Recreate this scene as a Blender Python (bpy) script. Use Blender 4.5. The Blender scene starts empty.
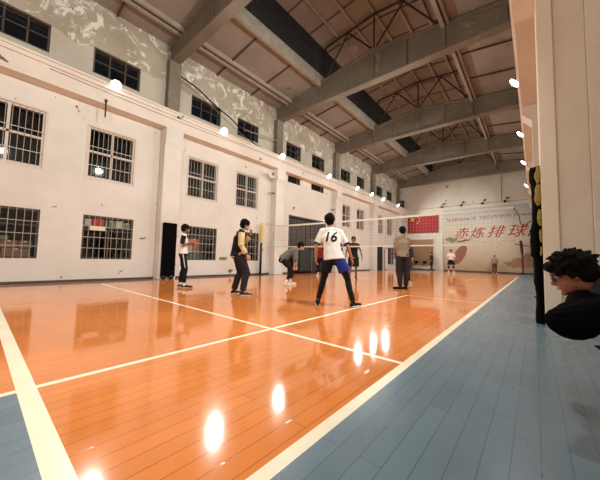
import bpy, bmesh, math, random
from mathutils import Vector, Matrix, noise
from mathutils.bvhtree import BVHTree
random.seed(7)
PI = math.pi
V = Vector
scene = bpy.context.scene
COL = scene.collection

# ------------------------------------------------------------------ camera, world, exposure
cam_d = bpy.data.cameras.new('camera')
cam = bpy.data.objects.new('camera', cam_d)
COL.objects.link(cam)
scene.camera = cam
cam_d.sensor_width = 36.0
cam_d.lens = 276.35 / 600 * 36
cam_d.clip_start = 0.05
yaw, pitch, roll = map(math.radians, (40.393, 3.74, 1.371))
fw = V((-math.sin(yaw) * math.cos(pitch), math.cos(yaw) * math.cos(pitch), math.sin(pitch)))
r0 = V((math.cos(yaw), math.sin(yaw), 0))
u0 = r0.cross(fw)
cr = r0 * math.cos(roll) + u0 * math.sin(roll)
cu = -r0 * math.sin(roll) + u0 * math.cos(roll)
M = Matrix((cr, cu, -fw)).transposed().to_4x4()
M.translation = V((0, 0, 0.85))
cam.matrix_world = M

world = bpy.data.worlds.new('world')
scene.world = world
world.use_nodes = True
world.node_tree.nodes['Background'].inputs[0].default_value = (0.10, 0.12, 0.16, 1)
world.node_tree.nodes['Background'].inputs[1].default_value = 0.05

vs = scene.view_settings
vs.view_transform = 'Standard'
vs.look = 'None'
vs.gamma = 1
vs.use_curve_mapping = False
vs.exposure = 0.09
LAMP_POWER = 560.0
LAMP_GLOW = 9.0
LAMP_COLOR = (1.0, 0.99, 0.94)

# ------------------------------------------------------------------ materials
def lin(c):
    return tuple(((x / 255) / 12.92 if x / 255 <= 0.04045 else ((x / 255 + 0.055) / 1.055) ** 2.4) for x in c) + (1,)

def mat(name, rgb, rough=0.6, metal=0.0, var=0.0, scale=3.0, bump=0.0, bscale=30.0, spec=0.5, emit=None, strength=0.0):
    m = bpy.data.materials.new(name)
    m.use_nodes = True
    nt = m.node_tree
    b = nt.nodes['Principled BSDF']
    b.inputs['Base Color'].default_value = lin(rgb)
    b.inputs['Roughness'].default_value = rough
    b.inputs['Metallic'].default_value = metal
    b.inputs['Specular IOR Level'].default_value = spec
    if emit:
        b.inputs['Emission Color'].default_value = emit
        b.inputs['Emission Strength'].default_value = strength
    if var or bump:
        tc = nt.nodes.new('ShaderNodeTexCoord')
    if var:
        n = nt.nodes.new('ShaderNodeTexNoise')
        n.inputs['Scale'].default_value = scale
        n.inputs['Detail'].default_value = 6
        nt.links.new(tc.outputs['Object'], n.inputs['Vector'])
        r = nt.nodes.new('ShaderNodeValToRGB')
        r.color_ramp.elements[0].position = 0.3
        r.color_ramp.elements[1].position = 0.7
        c = lin(rgb)
        r.color_ramp.elements[0].color = tuple(x * (1 - var) for x in c[:3]) + (1,)
        r.color_ramp.elements[1].color = tuple(min(1, x * (1 + var)) for x in c[:3]) + (1,)
        nt.links.new(n.outputs['Fac'], r.inputs['Fac'])
        nt.links.new(r.outputs['Color'], b.inputs['Base Color'])
    if bump:
        n2 = nt.nodes.new('ShaderNodeTexNoise')
        n2.inputs['Scale'].default_value = bscale
        n2.inputs['Detail'].default_value = 4
        nt.links.new(tc.outputs['Object'], n2.inputs['Vector'])
        bp = nt.nodes.new('ShaderNodeBump')
        bp.inputs['Strength'].default_value = bump
        bp.inputs['Distance'].default_value = 0.02
        nt.links.new(n2.outputs['Fac'], bp.inputs['Height'])
        nt.links.new(bp.outputs['Normal'], b.inputs['Normal'])
    return m

def plaster(name, rgb, stain, peel=None, peel_lo=0.55, peel_scale=1.2, chip=0.712, chipc=(120, 95, 80)):
    """painted plaster: broad stains, small chips, optional peeling layer"""
    m = bpy.data.materials.new(name)
    m.use_nodes = True
    nt = m.node_tree
    L = nt.links
    b = nt.nodes['Principled BSDF']
    b.inputs['Roughness'].default_value = 0.75
    b.inputs['Specular IOR Level'].default_value = 0.25
    tc = nt.nodes.new('ShaderNodeTexCoord')
    def ns(scale, detail=6, rough=0.6, dist=0.0):
        n = nt.nodes.new('ShaderNodeTexNoise')
        n.inputs['Scale'].default_value = scale
        n.inputs['Detail'].default_value = detail
        n.inputs['Roughness'].default_value = rough
        n.inputs['Distortion'].default_value = dist
        L.new(tc.outputs['Object'], n.inputs['Vector'])
        return n
    def ramp(src, a, bpos):
        r = nt.nodes.new('ShaderNodeMapRange')
        r.inputs['From Min'].default_value = a
        r.inputs['From Max'].default_value = bpos
        L.new(src, r.inputs['Value'])
        return r.outputs[0]
    def mix(fac, c1, c2):
        x = nt.nodes.new('ShaderNodeMix')
        x.data_type = 'RGBA'
        L.new(fac, x.inputs['Factor'])
        for c, k in ((c1, 6), (c2, 7)):
            if isinstance(c, tuple):
                x.inputs[k].default_value = lin(c)
            else:
                L.new(c, x.inputs[k])
        return x.outputs[2]
    c = mix(ramp(ns(0.7).outputs['Fac'], 0.4, 0.75), rgb, stain)
    if peel:
        c = mix(ramp(ns(peel_scale, 9, 0.7, 1.2).outputs['Fac'], peel_lo, peel_lo + 0.06), c, peel)
    c = mix(ramp(ns(3.1, 3, 0.5, 0.6).outputs['Fac'], chip, chip + 0.02), c, chipc)
    L.new(c, b.inputs['Base Color'])
    bp = nt.nodes.new('ShaderNodeBump')
    bp.inputs['Strength'].default_value = 0.15
    bp.inputs['Distance'].default_value = 0.02
    L.new(ns(14).outputs['Fac'], bp.inputs['Height'])
    L.new(bp.outputs['Normal'], b.inputs['Normal'])
    return m

def wood_floor(name, rgb, var, gap, rough=0.075):
    m = bpy.data.materials.new(name)
    m.use_nodes = True
    nt = m.node_tree
    L = nt.links
    b = nt.nodes['Principled BSDF']
    tc = nt.nodes.new('ShaderNodeTexCoord')
    sep = nt.nodes.new('ShaderNodeSeparateXYZ')
    L.new(tc.outputs['Object'], sep.inputs[0])
    com = nt.nodes.new('ShaderNodeCombineXYZ')
    L.new(sep.outputs['Y'], com.inputs['X'])
    L.new(sep.outputs['X'], com.inputs['Y'])
    br = nt.nodes.new('ShaderNodeTexBrick')
    L.new(com.outputs[0], br.inputs['Vector'])
    br.inputs['Scale'].default_value = 1.0
    br.inputs['Mortar Size'].default_value = 0.0022
    br.inputs['Mortar Smooth'].default_value = 0.1
    br.inputs['Brick Width'].default_value = 1.8
    br.inputs['Row Height'].default_value = 0.1
    br.offset = 0.37
    c = lin(rgb)
    br.inputs['Color1'].default_value = tuple(x * (1 - var) for x in c[:3]) + (1,)
    br.inputs['Color2'].default_value = tuple(min(1, x * (1 + var)) for x in c[:3]) + (1,)
    br.inputs['Mortar'].default_value = lin(gap)
    n = nt.nodes.new('ShaderNodeTexNoise')
    n.inputs['Scale'].default_value = 0.8
    n.inputs['Detail'].default_value = 7
    L.new(tc.outputs['Object'], n.inputs['Vector'])
    mr = nt.nodes.new('ShaderNodeMapRange')
    mr.inputs['From Min'].default_value = 0.3
    mr.inputs['From Max'].default_value = 0.7
    mr.inputs['To Min'].default_value = 0.88
    mr.inputs['To Max'].default_value = 1.1
    L.new(n.outputs['Fac'], mr.inputs['Value'])
    mul = nt.nodes.new('ShaderNodeVectorMath')
    mul.operation = 'SCALE'
    L.new(br.outputs['Color'], mul.inputs[0])
    L.new(mr.outputs[0], mul.inputs['Scale'])
    L.new(mul.outputs[0], b.inputs['Base Color'])
    mr2 = nt.nodes.new('ShaderNodeMapRange')
    mr2.inputs['From Min'].default_value = 0.3
    mr2.inputs['From Max'].default_value = 0.7
    mr2.inputs['To Min'].default_value = rough - 0.04
    mr2.inputs['To Max'].default_value = rough + 0.06
    L.new(n.outputs['Fac'], mr2.inputs['Value'])
    L.new(mr2.outputs[0], b.inputs['Roughness'])
    n3 = nt.nodes.new('ShaderNodeTexNoise')
    n3.inputs['Scale'].default_value = 2.2
    L.new(tc.outputs['Object'], n3.inputs['Vector'])
    ad = nt.nodes.new('ShaderNodeMath')
    ad.operation = 'MULTIPLY_ADD'
    L.new(br.outputs['Fac'], ad.inputs[0])
    ad.inputs[1].default_value = -0.25
    ad.inputs[2].default_value = 0.5
    bp = nt.nodes.new('ShaderNodeBump')
    bp.inputs['Strength'].default_value = 0.05
    bp.inputs['Distance'].default_value = 0.01
    L.new(ad.outputs[0], bp.inputs['Height'])
    L.new(bp.outputs['Normal'], b.inputs['Normal'])
    return m

def glass(name):
    m = bpy.data.materials.new(name)
    m.use_nodes = True
    nt = m.node_tree
    nt.nodes.clear()
    o = nt.nodes.new('ShaderNodeOutputMaterial')
    t = nt.nodes.new('ShaderNodeBsdfTransparent')
    t.inputs[0].default_value = (0.93, 0.95, 0.94, 1)
    g = nt.nodes.new('ShaderNodeBsdfGlossy')
    g.inputs['Roughness'].default_value = 0.03
    mx = nt.nodes.new('ShaderNodeMixShader')
    mx.inputs[0].default_value = 0.03
    nt.links.new(t.outputs[0], mx.inputs[1])
    nt.links.new(g.outputs[0], mx.inputs[2])
    nt.links.new(mx.outputs[0], o.inputs[0])
    return m

MT = dict(
    wall=plaster('cream_wall_paint', (218, 213, 204), (206, 200, 188)),
    wall_far=plaster('far_wall_paint', (214, 208, 194), (198, 190, 174)),
    upper=plaster('peeling_upper_plaster', (172, 162, 144), (146, 136, 118), peel=(218, 212, 200), peel_lo=0.53, peel_scale=2.0),
    upper_paint=plaster('upper_grey_paint', (188, 180, 164), (170, 160, 142)),
    beam_paint=plaster('crane_beam_paint', (222, 213, 200), (210, 198, 184)),
    concrete=plaster('bare_concrete', (124, 116, 102), (102, 94, 82), peel=(140, 132, 118), peel_lo=0.58, peel_scale=2.0),
    slab=plaster('roof_slab_concrete', (144, 136, 124), (120, 114, 104), peel=(158, 148, 134), peel_lo=0.62, peel_scale=0.8),
    rib=mat('rib_concrete', (150, 142, 128), 0.8, var=0.15),
    seam=mat('slab_seam', (70, 58, 50), 0.9),
    pillar=plaster('pillar_paint', (222, 214, 200), (208, 198, 182), chip=0.76),
    pillar_lit_edge=plaster('pillar_lit_edge_paint', (234, 224, 206), (224, 212, 192), chip=0.8),  # paler copy of the pillar paint, lamplight on the edge put into the colour
    orange=wood_floor('orange_floor_boards', (206, 122, 60), 0.04, (150, 84, 48)),
    tan=wood_floor('worn_floor_boards', (190, 126, 96), 0.05, (110, 80, 62)),
    blue=wood_floor('blue_floor_boards', (100, 118, 128), 0.05, (76, 92, 102), 0.26),
    line=mat('court_line_paint', (228, 218, 190), 0.3, var=0.06),
    faint=mat('worn_court_line_paint', (224, 164, 120), 0.3, var=0.1),
    white_frame=mat('white_window_paint', (206, 194, 182), 0.5, var=0.06),
    dark_frame=mat('dark_window_metal', (70, 62, 54), 0.5, var=0.15),
    bar=mat('grey_bar_metal', (172, 166, 156), 0.45, 0.3),
    glass=glass('window_glass'),
    dark=mat('dark_backroom', (30, 28, 27), 0.9, var=0.2),
    black=mat('black_vinyl', (6, 6, 6), 0.85, var=0.2, bump=0.1, spec=0.06),
    black_metal=mat('black_metal', (30, 29, 30), 0.45, 0.4),
    steel=mat('dark_truss_steel', (62, 52, 46), 0.6, 0.3, var=0.2),
    grey_steel=mat('grey_steel', (140, 134, 124), 0.5, 0.4),
    white_plastic=mat('white_plastic', (225, 220, 210), 0.4),
    net=mat('net_cord', (150, 140, 125), 0.8),
    tape=mat('net_tape', (214, 206, 190), 0.7, var=0.06),
    yellow=mat('yellow_pad', (214, 190, 84), 0.7, var=0.08),
    foam=mat('torn_yellow_foam', (150, 128, 62), 0.95, var=0.3, scale=20, bump=0.5),
    lamp=mat('lit_lamp_glass', (255, 250, 240), 0.5, emit=(1, 0.95, 0.86, 1), strength=LAMP_GLOW),
    board=mat('brown_board', (138, 108, 74), 0.6, var=0.08),
    red=mat('flag_red_cloth', (152, 18, 32), 0.7, var=0.06),
    gold=mat('flag_gold', (236, 196, 60), 0.7),
)

# ------------------------------------------------------------------ mesh helpers
def bx(bm, x0, x1, y0, y1, z0, z1, mi=0):
    vs_ = [bm.verts.new(p) for p in ((x0, y0, z0), (x1, y0, z0), (x1, y1, z0), (x0, y1, z0), (x0, y0, z1), (x1, y0, z1), (x1, y1, z1), (x0, y1, z1))]
    for f in ((0, 3, 2, 1), (4, 5, 6, 7), (0, 1, 5, 4), (1, 2, 6, 5), (2, 3, 7, 6), (3, 0, 4, 7)):
        bm.faces.new([vs_[i] for i in f]).material_index = mi

def prism(bm, pts, axis, a0, a1, mi=0):
    """extrude a closed 2-D outline along an axis"""
    def P(u, v, a):
        return {'x': (a, u, v), 'y': (u, a, v), 'z': (u, v, a)}[axis]
    A = [bm.verts.new(P(u, v, a0)) for u, v in pts]
    B = [bm.verts.new(P(u, v, a1)) for u, v in pts]
    n = len(pts)
    fs = [bm.faces.new(A), bm.faces.new(B[::-1])]
    for i in range(n):
        fs.append(bm.faces.new((A[i], B[i], B[(i + 1) % n], A[(i + 1) % n])))
    for f in fs:
        f.material_index = mi

def tube(bm, pts, radii, side=None, seg=10, caps=3, mi=0):
    """sweep an ellipse along points; radii are floats or (side, depth); rounded ends"""
    pts = [V(p) for p in pts]
    radii = [(r, r) if isinstance(r, (int, float)) else r for r in radii]
    rings = []
    n = len(pts)
    for i in range(n):
        if i == 0: t = pts[1] - pts[0]
        elif i == n - 1: t = pts[-1] - pts[-2]
        else: t = (pts[i + 1] - pts[i]).normalized() + (pts[i] - pts[i - 1]).normalized()
        if t.length < 1e-9: t = V((0, 0, 1))
        t.normalize()
        s = V(side) if side is not None else (V((0, 0, 1)) if abs(t.z) < 0.9 else V((1, 0, 0)))
        s = s - t * s.dot(t)
        if s.length < 1e-6: s = V((0, 1, 0)) - t * t.y
        s.normalize()
        rings.append((pts[i], t, s, t.cross(s), radii[i]))
    full = []
    if caps:
        p, t, s, d, r = rings[0]
        for k in range(1, caps + 1):
            a = PI / 2 * (1 - k / (caps + 1))
            q = min(r)
            full.append((p - t * q * math.sin(a), s, d, (r[0] * math.cos(a), r[1] * math.cos(a))))
    for p, t, s, d, r in rings: full.append((p, s, d, r))
    if caps:
        p, t, s, d, r = rings[-1]
        for k in range(1, caps + 1):
            a = PI / 2 * k / (caps + 1)
            q = min(r)
            full.append((p + t * q * math.sin(a), s, d, (r[0] * math.cos(a), r[1] * math.cos(a))))
    vr = []
    for p, s, d, r in full:
        vr.append([bm.verts.new(p + s * r[0] * math.cos(2 * PI * j / seg) + d * r[1] * math.sin(2 * PI * j / seg)) for j in range(seg)])
    for a, b in zip(vr, vr[1:]):
        for j in range(seg):
            bm.faces.new((a[j], a[(j + 1) % seg], b[(j + 1) % seg], b[j])).material_index = mi
    bm.faces.new(vr[0][::-1]).material_index = mi
    bm.faces.new(vr[-1]).material_index = mi

def ell(bm, c, r, rot=None, seg=20, mi=0):
    m = Matrix.Translation(V(c)) @ (rot.to_4x4() if rot else Matrix()) @ Matrix.Diagonal((*r, 1))
    res = bmesh.ops.create_uvsphere(bm, u_segments=seg, v_segments=max(8, seg // 2 + 2), radius=1, matrix=m)
    for v in res['verts']:
        for f in v.link_faces: f.material_index = mi

def lathe(bm, prof, center, axis, seg=20, mi=0):
    """profile of (radius, height) turned round an axis"""
    ax = V(axis).normalized()
    s = ax.orthogonal().normalized()
    d = ax.cross(s)
    c = V(center)
    vr = [[bm.verts.new(c + ax * h + (s * math.cos(2 * PI * j / seg) + d * math.sin(2 * PI * j / seg)) * max(r, 1e-4)) for j in range(seg)] for r, h in prof]
    for a, b in zip(vr, vr[1:]):
        for j in range(seg):
            bm.faces.new((a[j], a[(j + 1) % seg], b[(j + 1) % seg], b[j])).material_index = mi
    bm.faces.new(vr[0][::-1]).material_index = mi
    bm.faces.new(vr[-1]).material_index = mi

def obj(name, bm, mats, parent=None, smooth=False, bevel=0.0):
    if isinstance(bm, bmesh.types.BMesh):
        bmesh.ops.recalc_face_normals(bm, faces=bm.faces[:])
        me = bpy.data.meshes.new(name)
        bm.to_mesh(me)
        bm.free()
    else:
        me = bm
    if not isinstance(mats, (list, tuple)): mats = [mats]
    if len(me.materials): me.materials.clear()
    for m_ in mats: me.materials.append(m_)
    if smooth:
        for p in me.polygons: p.use_smooth = True
    o = bpy.data.objects.new(name, me)
    COL.objects.link(o)
    if parent: o.parent = parent
    if bevel:
        b = o.modifiers.new('bevel', 'BEVEL')
        b.width = bevel
        b.segments = 2
        b.limit_method = 'ANGLE'
    return o

def NB(): return bmesh.new()

def struct(o, label=None):
    o['kind'] = 'structure'
    if label: o['label'] = label
    return o

def tag(o, label, cat, group=None):
    o['label'] = label
    o['category'] = cat
    if group: o['group'] = group
    return o

def thing(name, label, cat, loc=(0, 0, 0), rz=0.0, group=None):
    o = bpy.data.objects.new(name, None)
    o.empty_display_size = 0.2
    COL.objects.link(o)
    o.location = loc
    o.rotation_euler = (0, 0, rz)
    return tag(o, label, cat, group)

def copy_tree(o, parent=None):
    c = o.copy()
    COL.objects.link(c)
    if parent: c.parent = parent
    for ch in [x for x in COL.objects if x.parent == o]:
        copy_tree(ch, c)
    return c

def box_obj(name, dims, m, parent=None, bevel=0.0):
    bm = NB()
    bx(bm, *dims)
    return obj(name, bm, m, parent, bevel=bevel)

# ------------------------------------------------------------------ hall dimensions
XL, XR = -10.25, 1.1          # left wall, right wall
YN, YF = -5.5, 28.2           # wall behind the viewer, far wall
XC = -4.8                     # ridge
BEAM_Y = [-1.2, 4.4, 10.0, 15.6, 21.2, 26.8]
ROOF_E, ROOF_A = 8.62, 9.38   # slab underside at the eaves and at the ridge line
def roof_z(x):
    half = XC - XL
    return ROOF_E + (ROOF_A - ROOF_E) * (1 - min(1, abs(x - XC) / half))

# ------------------------------------------------------------------ floor with painted courts
def build_floor():
    X0, X1 = XL - 0.35, XR + 0.3
    SB, SBW = -0.83, 0.07
    A_, AW = -2.42, 0.05
    xs = sorted({X0, -9.25, -9.2, A_ - AW / 2, A_ + AW / 2, SB - SBW / 2, SB + SBW / 2, X1})
    ys = sorted({YN - 0.3, 0.22, 0.31, 2.33, 2.38, 6.92, 6.97, 14.5, 17.2, 21.86, 21.93, YF + 0.3})
    bm = NB()
    for i in range(len(xs) - 1):
        for j in range(len(ys) - 1):
            x, y = (xs[i] + xs[i + 1]) / 2, (ys[j] + ys[j + 1]) / 2
            inA = abs(x - A_) < AW / 2
            if 0.22 < y < 0.31 and x < SB + SBW / 2: m_ = 3
            elif abs(x - SB) < SBW / 2 and 0.22 < y < 21.93: m_ = 3
            elif inA and y < 6.97: m_ = 3
            elif inA and 14.5 < y < 17.2: m_ = 4
            elif 2.33 < y < 2.38 and -9.2 < x < SB: m_ = 3
            elif 6.92 < y < 6.97 and A_ < x < SB: m_ = 4
            elif 21.86 < y < 21.93 and -9.2 < x < SB: m_ = 4
            elif x > SB or (y < 0.22 and x > A_): m_ = 1
            elif y > 21.93: m_ = 2
            elif x < -9.22: m_ = 2
            else: m_ = 0
            f = bm.faces.new([bm.verts.new(p) for p in ((xs[i], ys[j], 0), (xs[i + 1], ys[j], 0), (xs[i + 1], ys[j + 1], 0), (xs[i], ys[j + 1], 0))])
            f.material_index = m_
    bmesh.ops.remove_doubles(bm, verts=bm.verts[:], dist=1e-5)
    # give the slab thickness
    bx(bm, X0, X1, YN - 0.3, YF + 0.3, -0.2, -0.01, 2)
    struct(obj('floor', bm, [MT['orange'], MT['blue'], MT['tan'], MT['line'], MT['faint']]))
build_floor()

# ------------------------------------------------------------------ left wall with openings
UPW = [(-0.35, 1.05), (2.03, 3.3), (5.2, 6.52), (7.5, 8.77), (16.6, 17.65), (18.65, 19.8), (22.45, 23.35), (24.35, 25.5)]
LOW = [(-0.4, 1.1), (2.04, 3.4), (5.19, 6.6), (7.6, 8.95)]
CLR = [(-0.35, 1.0), (2.0, 3.33), (5.2, 6.55), (7.44, 8.7), (10.7, 11.95), (13.0, 14.3), (16.3, 17.6), (18.6, 19.8), (22.0, 23.2), (24.2, 25.4)]
VENT = [(10.9, 11.95), (12.98, 14.28)]
HOLES = [(a, b, 3.15, 4.72) for a, b in UPW] + [(a, b, 0.67, 2.0) for a, b in LOW] + [(a, b, 5.02, 5.52) for a, b in VENT] + \
        [(11.05, 14.6, 0.0, 3.22), (22.2, 23.4, 0.0, 2.05), (24.5, 25.9, 0.45, 2.0)]
HOLES_UP = [(a, b, 6.42, 7.25) for a, b in CLR]

def holed_wall(name, holes, z0, z1, x0, x1, m_, ya=YN, yb=YF):
    ys = sorted({ya, yb} | {h[0] for h in holes} | {h[1] for h in holes})
    zs = sorted({z0, z1} | {h[2] for h in holes} | {h[3] for h in holes})
    def solid(i, j):
        if i < 0 or j < 0 or i >= len(ys) - 1 or j >= len(zs) - 1: return False
        y, z = (ys[i] + ys[i + 1]) / 2, (zs[j] + zs[j + 1]) / 2
        return not any(h[0] < y < h[1] and h[2] < z < h[3] for h in holes)
    bm = NB()
    def q(*p): bm.faces.new([bm.verts.new(v) for v in p])
    for i in range(len(ys) - 1):
        for j in range(len(zs) - 1):
            if not solid(i, j): continue
            a, b, c, d = ys[i], ys[i + 1], zs[j], zs[j + 1]
            q((x1, a, c), (x1, b, c), (x1, b, d), (x1, a, d))
            q((x0, a, c), (x0, a, d), (x0, b, d), (x0, b, c))
            if not solid(i - 1, j): q((x0, a, c), (x1, a, c), (x1, a, d), (x0, a, d))
            if not solid(i + 1, j): q((x0, b, c), (x0, b, d), (x1, b, d), (x1, b, c))
            if not solid(i, j - 1): q((x0, a, c), (x0, b, c), (x1, b, c), (x1, a, c))
            if not solid(i, j + 1): q((x0, a, d), (x1, a, d), (x1, b, d), (x0, b, d))
    bmesh.ops.remove_doubles(bm, verts=bm.verts[:], dist=1e-5)
    return struct(obj(name, bm, m_))
holed_wall('wall_left', HOLES, 0, 6.0, XL - 0.3, XL, MT['wall'])
# clerestory wall: grey painted band with the windows and peeling plaster above it
def clerestory():
    holed_wall('wall_left_upper', HOLES_UP, 6.0, 7.28, XL - 0.3, XL, MT['upper_paint'])
    struct(box_obj('wall_left_top', (XL - 0.3, XL, YN, YF, 7.28, 8.75), MT['upper']))
    # flaking plaster over the windows, a thin raised crust with a ragged lower edge
    for k, y0 in enumerate([-0.9, 4.75, 10.35, 15.95, 21.55]):
        bm = NB()
        n = 56
        L_ = 5.0
        low = []
        for i in range(n + 1):
            t = i / n
            low.append((y0 + t * L_, 7.22 - 0.35 * max(0, noise.noise(V((t * 7, k * 3.1, 0)))) * 1.0 - 0.12 * noise.noise(V((t * 22, k, 5)))))
        for i in range(n):
            (ya, za), (yb, zb) = low[i], low[i + 1]
            # keep clear of the window openings
            def cl(y, z):
                for a, b in CLR:
                    if a - 0.03 < y < b + 0.03: return max(z, 7.27)
                return z
            za, zb = cl(ya, za), cl(yb, zb)
            vsq = [bm.verts.new(p) for p in ((XL + 0.006, ya, za), (XL + 0.006, yb, zb), (XL + 0.006, yb, 8.6), (XL + 0.006, ya, 8.6))]
            bm.faces.new(vsq)
        bmesh.ops.remove_doubles(bm, verts=bm.verts[:], dist=1e-5)
        ex = bmesh.ops.extrude_face_region(bm, geom=bm.faces[:])
        for v in ex['geom']:
            if isinstance(v, bmesh.types.BMVert): v.co.x -= 0.012
        struct(obj('trim_flaking_plaster', bm, MT['upper']))
clerestory()
struct(box_obj('baseboard_left', (XL, XL + 0.02, YN, 11.05, 0, 0.07), MT['dark_frame']))
struct(box_obj('baseboard_left', (XL, XL + 0.02, 14.6, 22.2, 0, 0.07), MT['dark_frame']))
# dark rooms behind the barred windows
bm = NB()
bx(bm, XL - 2.3, XL - 2.2, YN, YF, 0, 6.0)
bx(bm, XL - 2.2, XL - 0.3, YN, YF, 5.9, 6.0)
bx(bm, XL - 2.2, XL - 0.3, YN, YF, -0.1, 0.0)
for y in (YN, 4.7, 10.3, 15.4, 20.8, YF - 0.1):
    bx(bm, XL - 2.2, XL - 0.3, y, y + 0.1, 0, 5.9)
struct(obj('wall_back_room', bm, MT['dark']))

# far wall, near wall, right wall
struct(box_obj('wall_far', (XL - 0.3, XR + 0.3, YF, YF + 0.3, 0, 11.2), MT['wall_far']))
struct(box_obj('wall_near', (XL - 0.3, XR + 0.3, YN - 0.3, YN, 0, 11.2), MT['wall']))
struct(box_obj('wall_right', (XR, XR + 0.3, YN, YF, 0, 8.75), MT['wall']))
struct(box_obj('baseboard_far', (XL, XR, YF - 0.02, YF, 0, 0.09), MT['dark_frame']))

# ------------------------------------------------------------------ pilasters and crane beams
def crane_beam(xw, s, ya, yb):
    """xw: front plane; s: direction into the hall (+1 from left wall)"""
    bm = NB()
    x0 = xw - s * 0.42
    a, b = sorted((x0, xw))
    bx(bm, a, b, ya, yb, 5.38, 5.86)
    a, b = sorted((x0, xw + s * 0.04))
    bx(bm, a, b, ya, yb, 5.862, 5.98)
    a, b = sorted((x0, xw + s * 0.07))
    bx(bm, a, b, ya, yb, 5.982, 6.05)
    return bm
struct(obj('trim_1', crane_beam(-9.85, 1, YN, YF), MT['beam_paint'], bevel=0.01), 'left crane beam')
struct(obj('trim_2', crane_beam(-0.2, -1, YN, YF), MT['beam_paint'], bevel=0.01), 'right crane beam')
PIL_L = [-1.05, 4.4, 9.95, 15.5, 21.1, 26.7]
for y in PIL_L:
    bm = NB()
    prism(bm, [(XL, 0), (-9.87, 0), (-9.87, 4.7), (-9.80, 4.85), (-9.80, 5.38), (XL, 5.38)], 'y', y - 0.28, y + 0.34)
    struct(obj('trim_pilaster', bm, MT['wall'], bevel=0.015))
    bm = NB()
    bx(bm, XL, -9.98, y - 0.22, y + 0.22, 6.05, 8.02)
    struct(obj('trim_upper_column', bm, MT['concrete'], bevel=0.01))
PIL_R = [-0.6, 10.0, 15.6, 21.2, 26.7]
for y in PIL_R:
    bm = NB()
    prism(bm, [(XR, 0), (0.02, 0), (0.02, 4.9), (-0.2, 5.15), (-0.2, 5.38), (XR, 5.38)], 'y', y, y + 0.55)
    struct(obj('trim_pilaster', bm, MT['beam_paint'], bevel=0.015))
for y in [-0.6] + [4.4, 10.0, 15.6, 21.2, 26.7]:
    bm = NB()
    bx(bm, 0.1, XR, y - 0.22, y + 0.22, 6.05, 8.02)
    struct(obj('trim_upper_column', bm, MT['concrete'], bevel=0.01))
struct(box_obj('trim_right_ledge', (0.17, XR, YN, YF, 5.9, 6.04), MT['beam_paint']))
# big pillar beside the viewer: raised edge strip in the lit tone, panel, second strip
bm = NB()
bx(bm, 0.09, 0.27, 5.20, 5.80, 0, 5.38)
bx(bm, 0.27, 0.60, 5.225, 5.80, 0, 5.38, 1)
bx(bm, 0.60, XR, 5.20, 5.80, 0, 5.38, 1)
bx(bm, -0.2, 0.09, 5.24, 5.76, 4.95, 5.38, 1)
struct(obj('trim_near_pillar', bm, [MT['pillar_lit_edge'], MT['pillar']], bevel=0.012))

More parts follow.
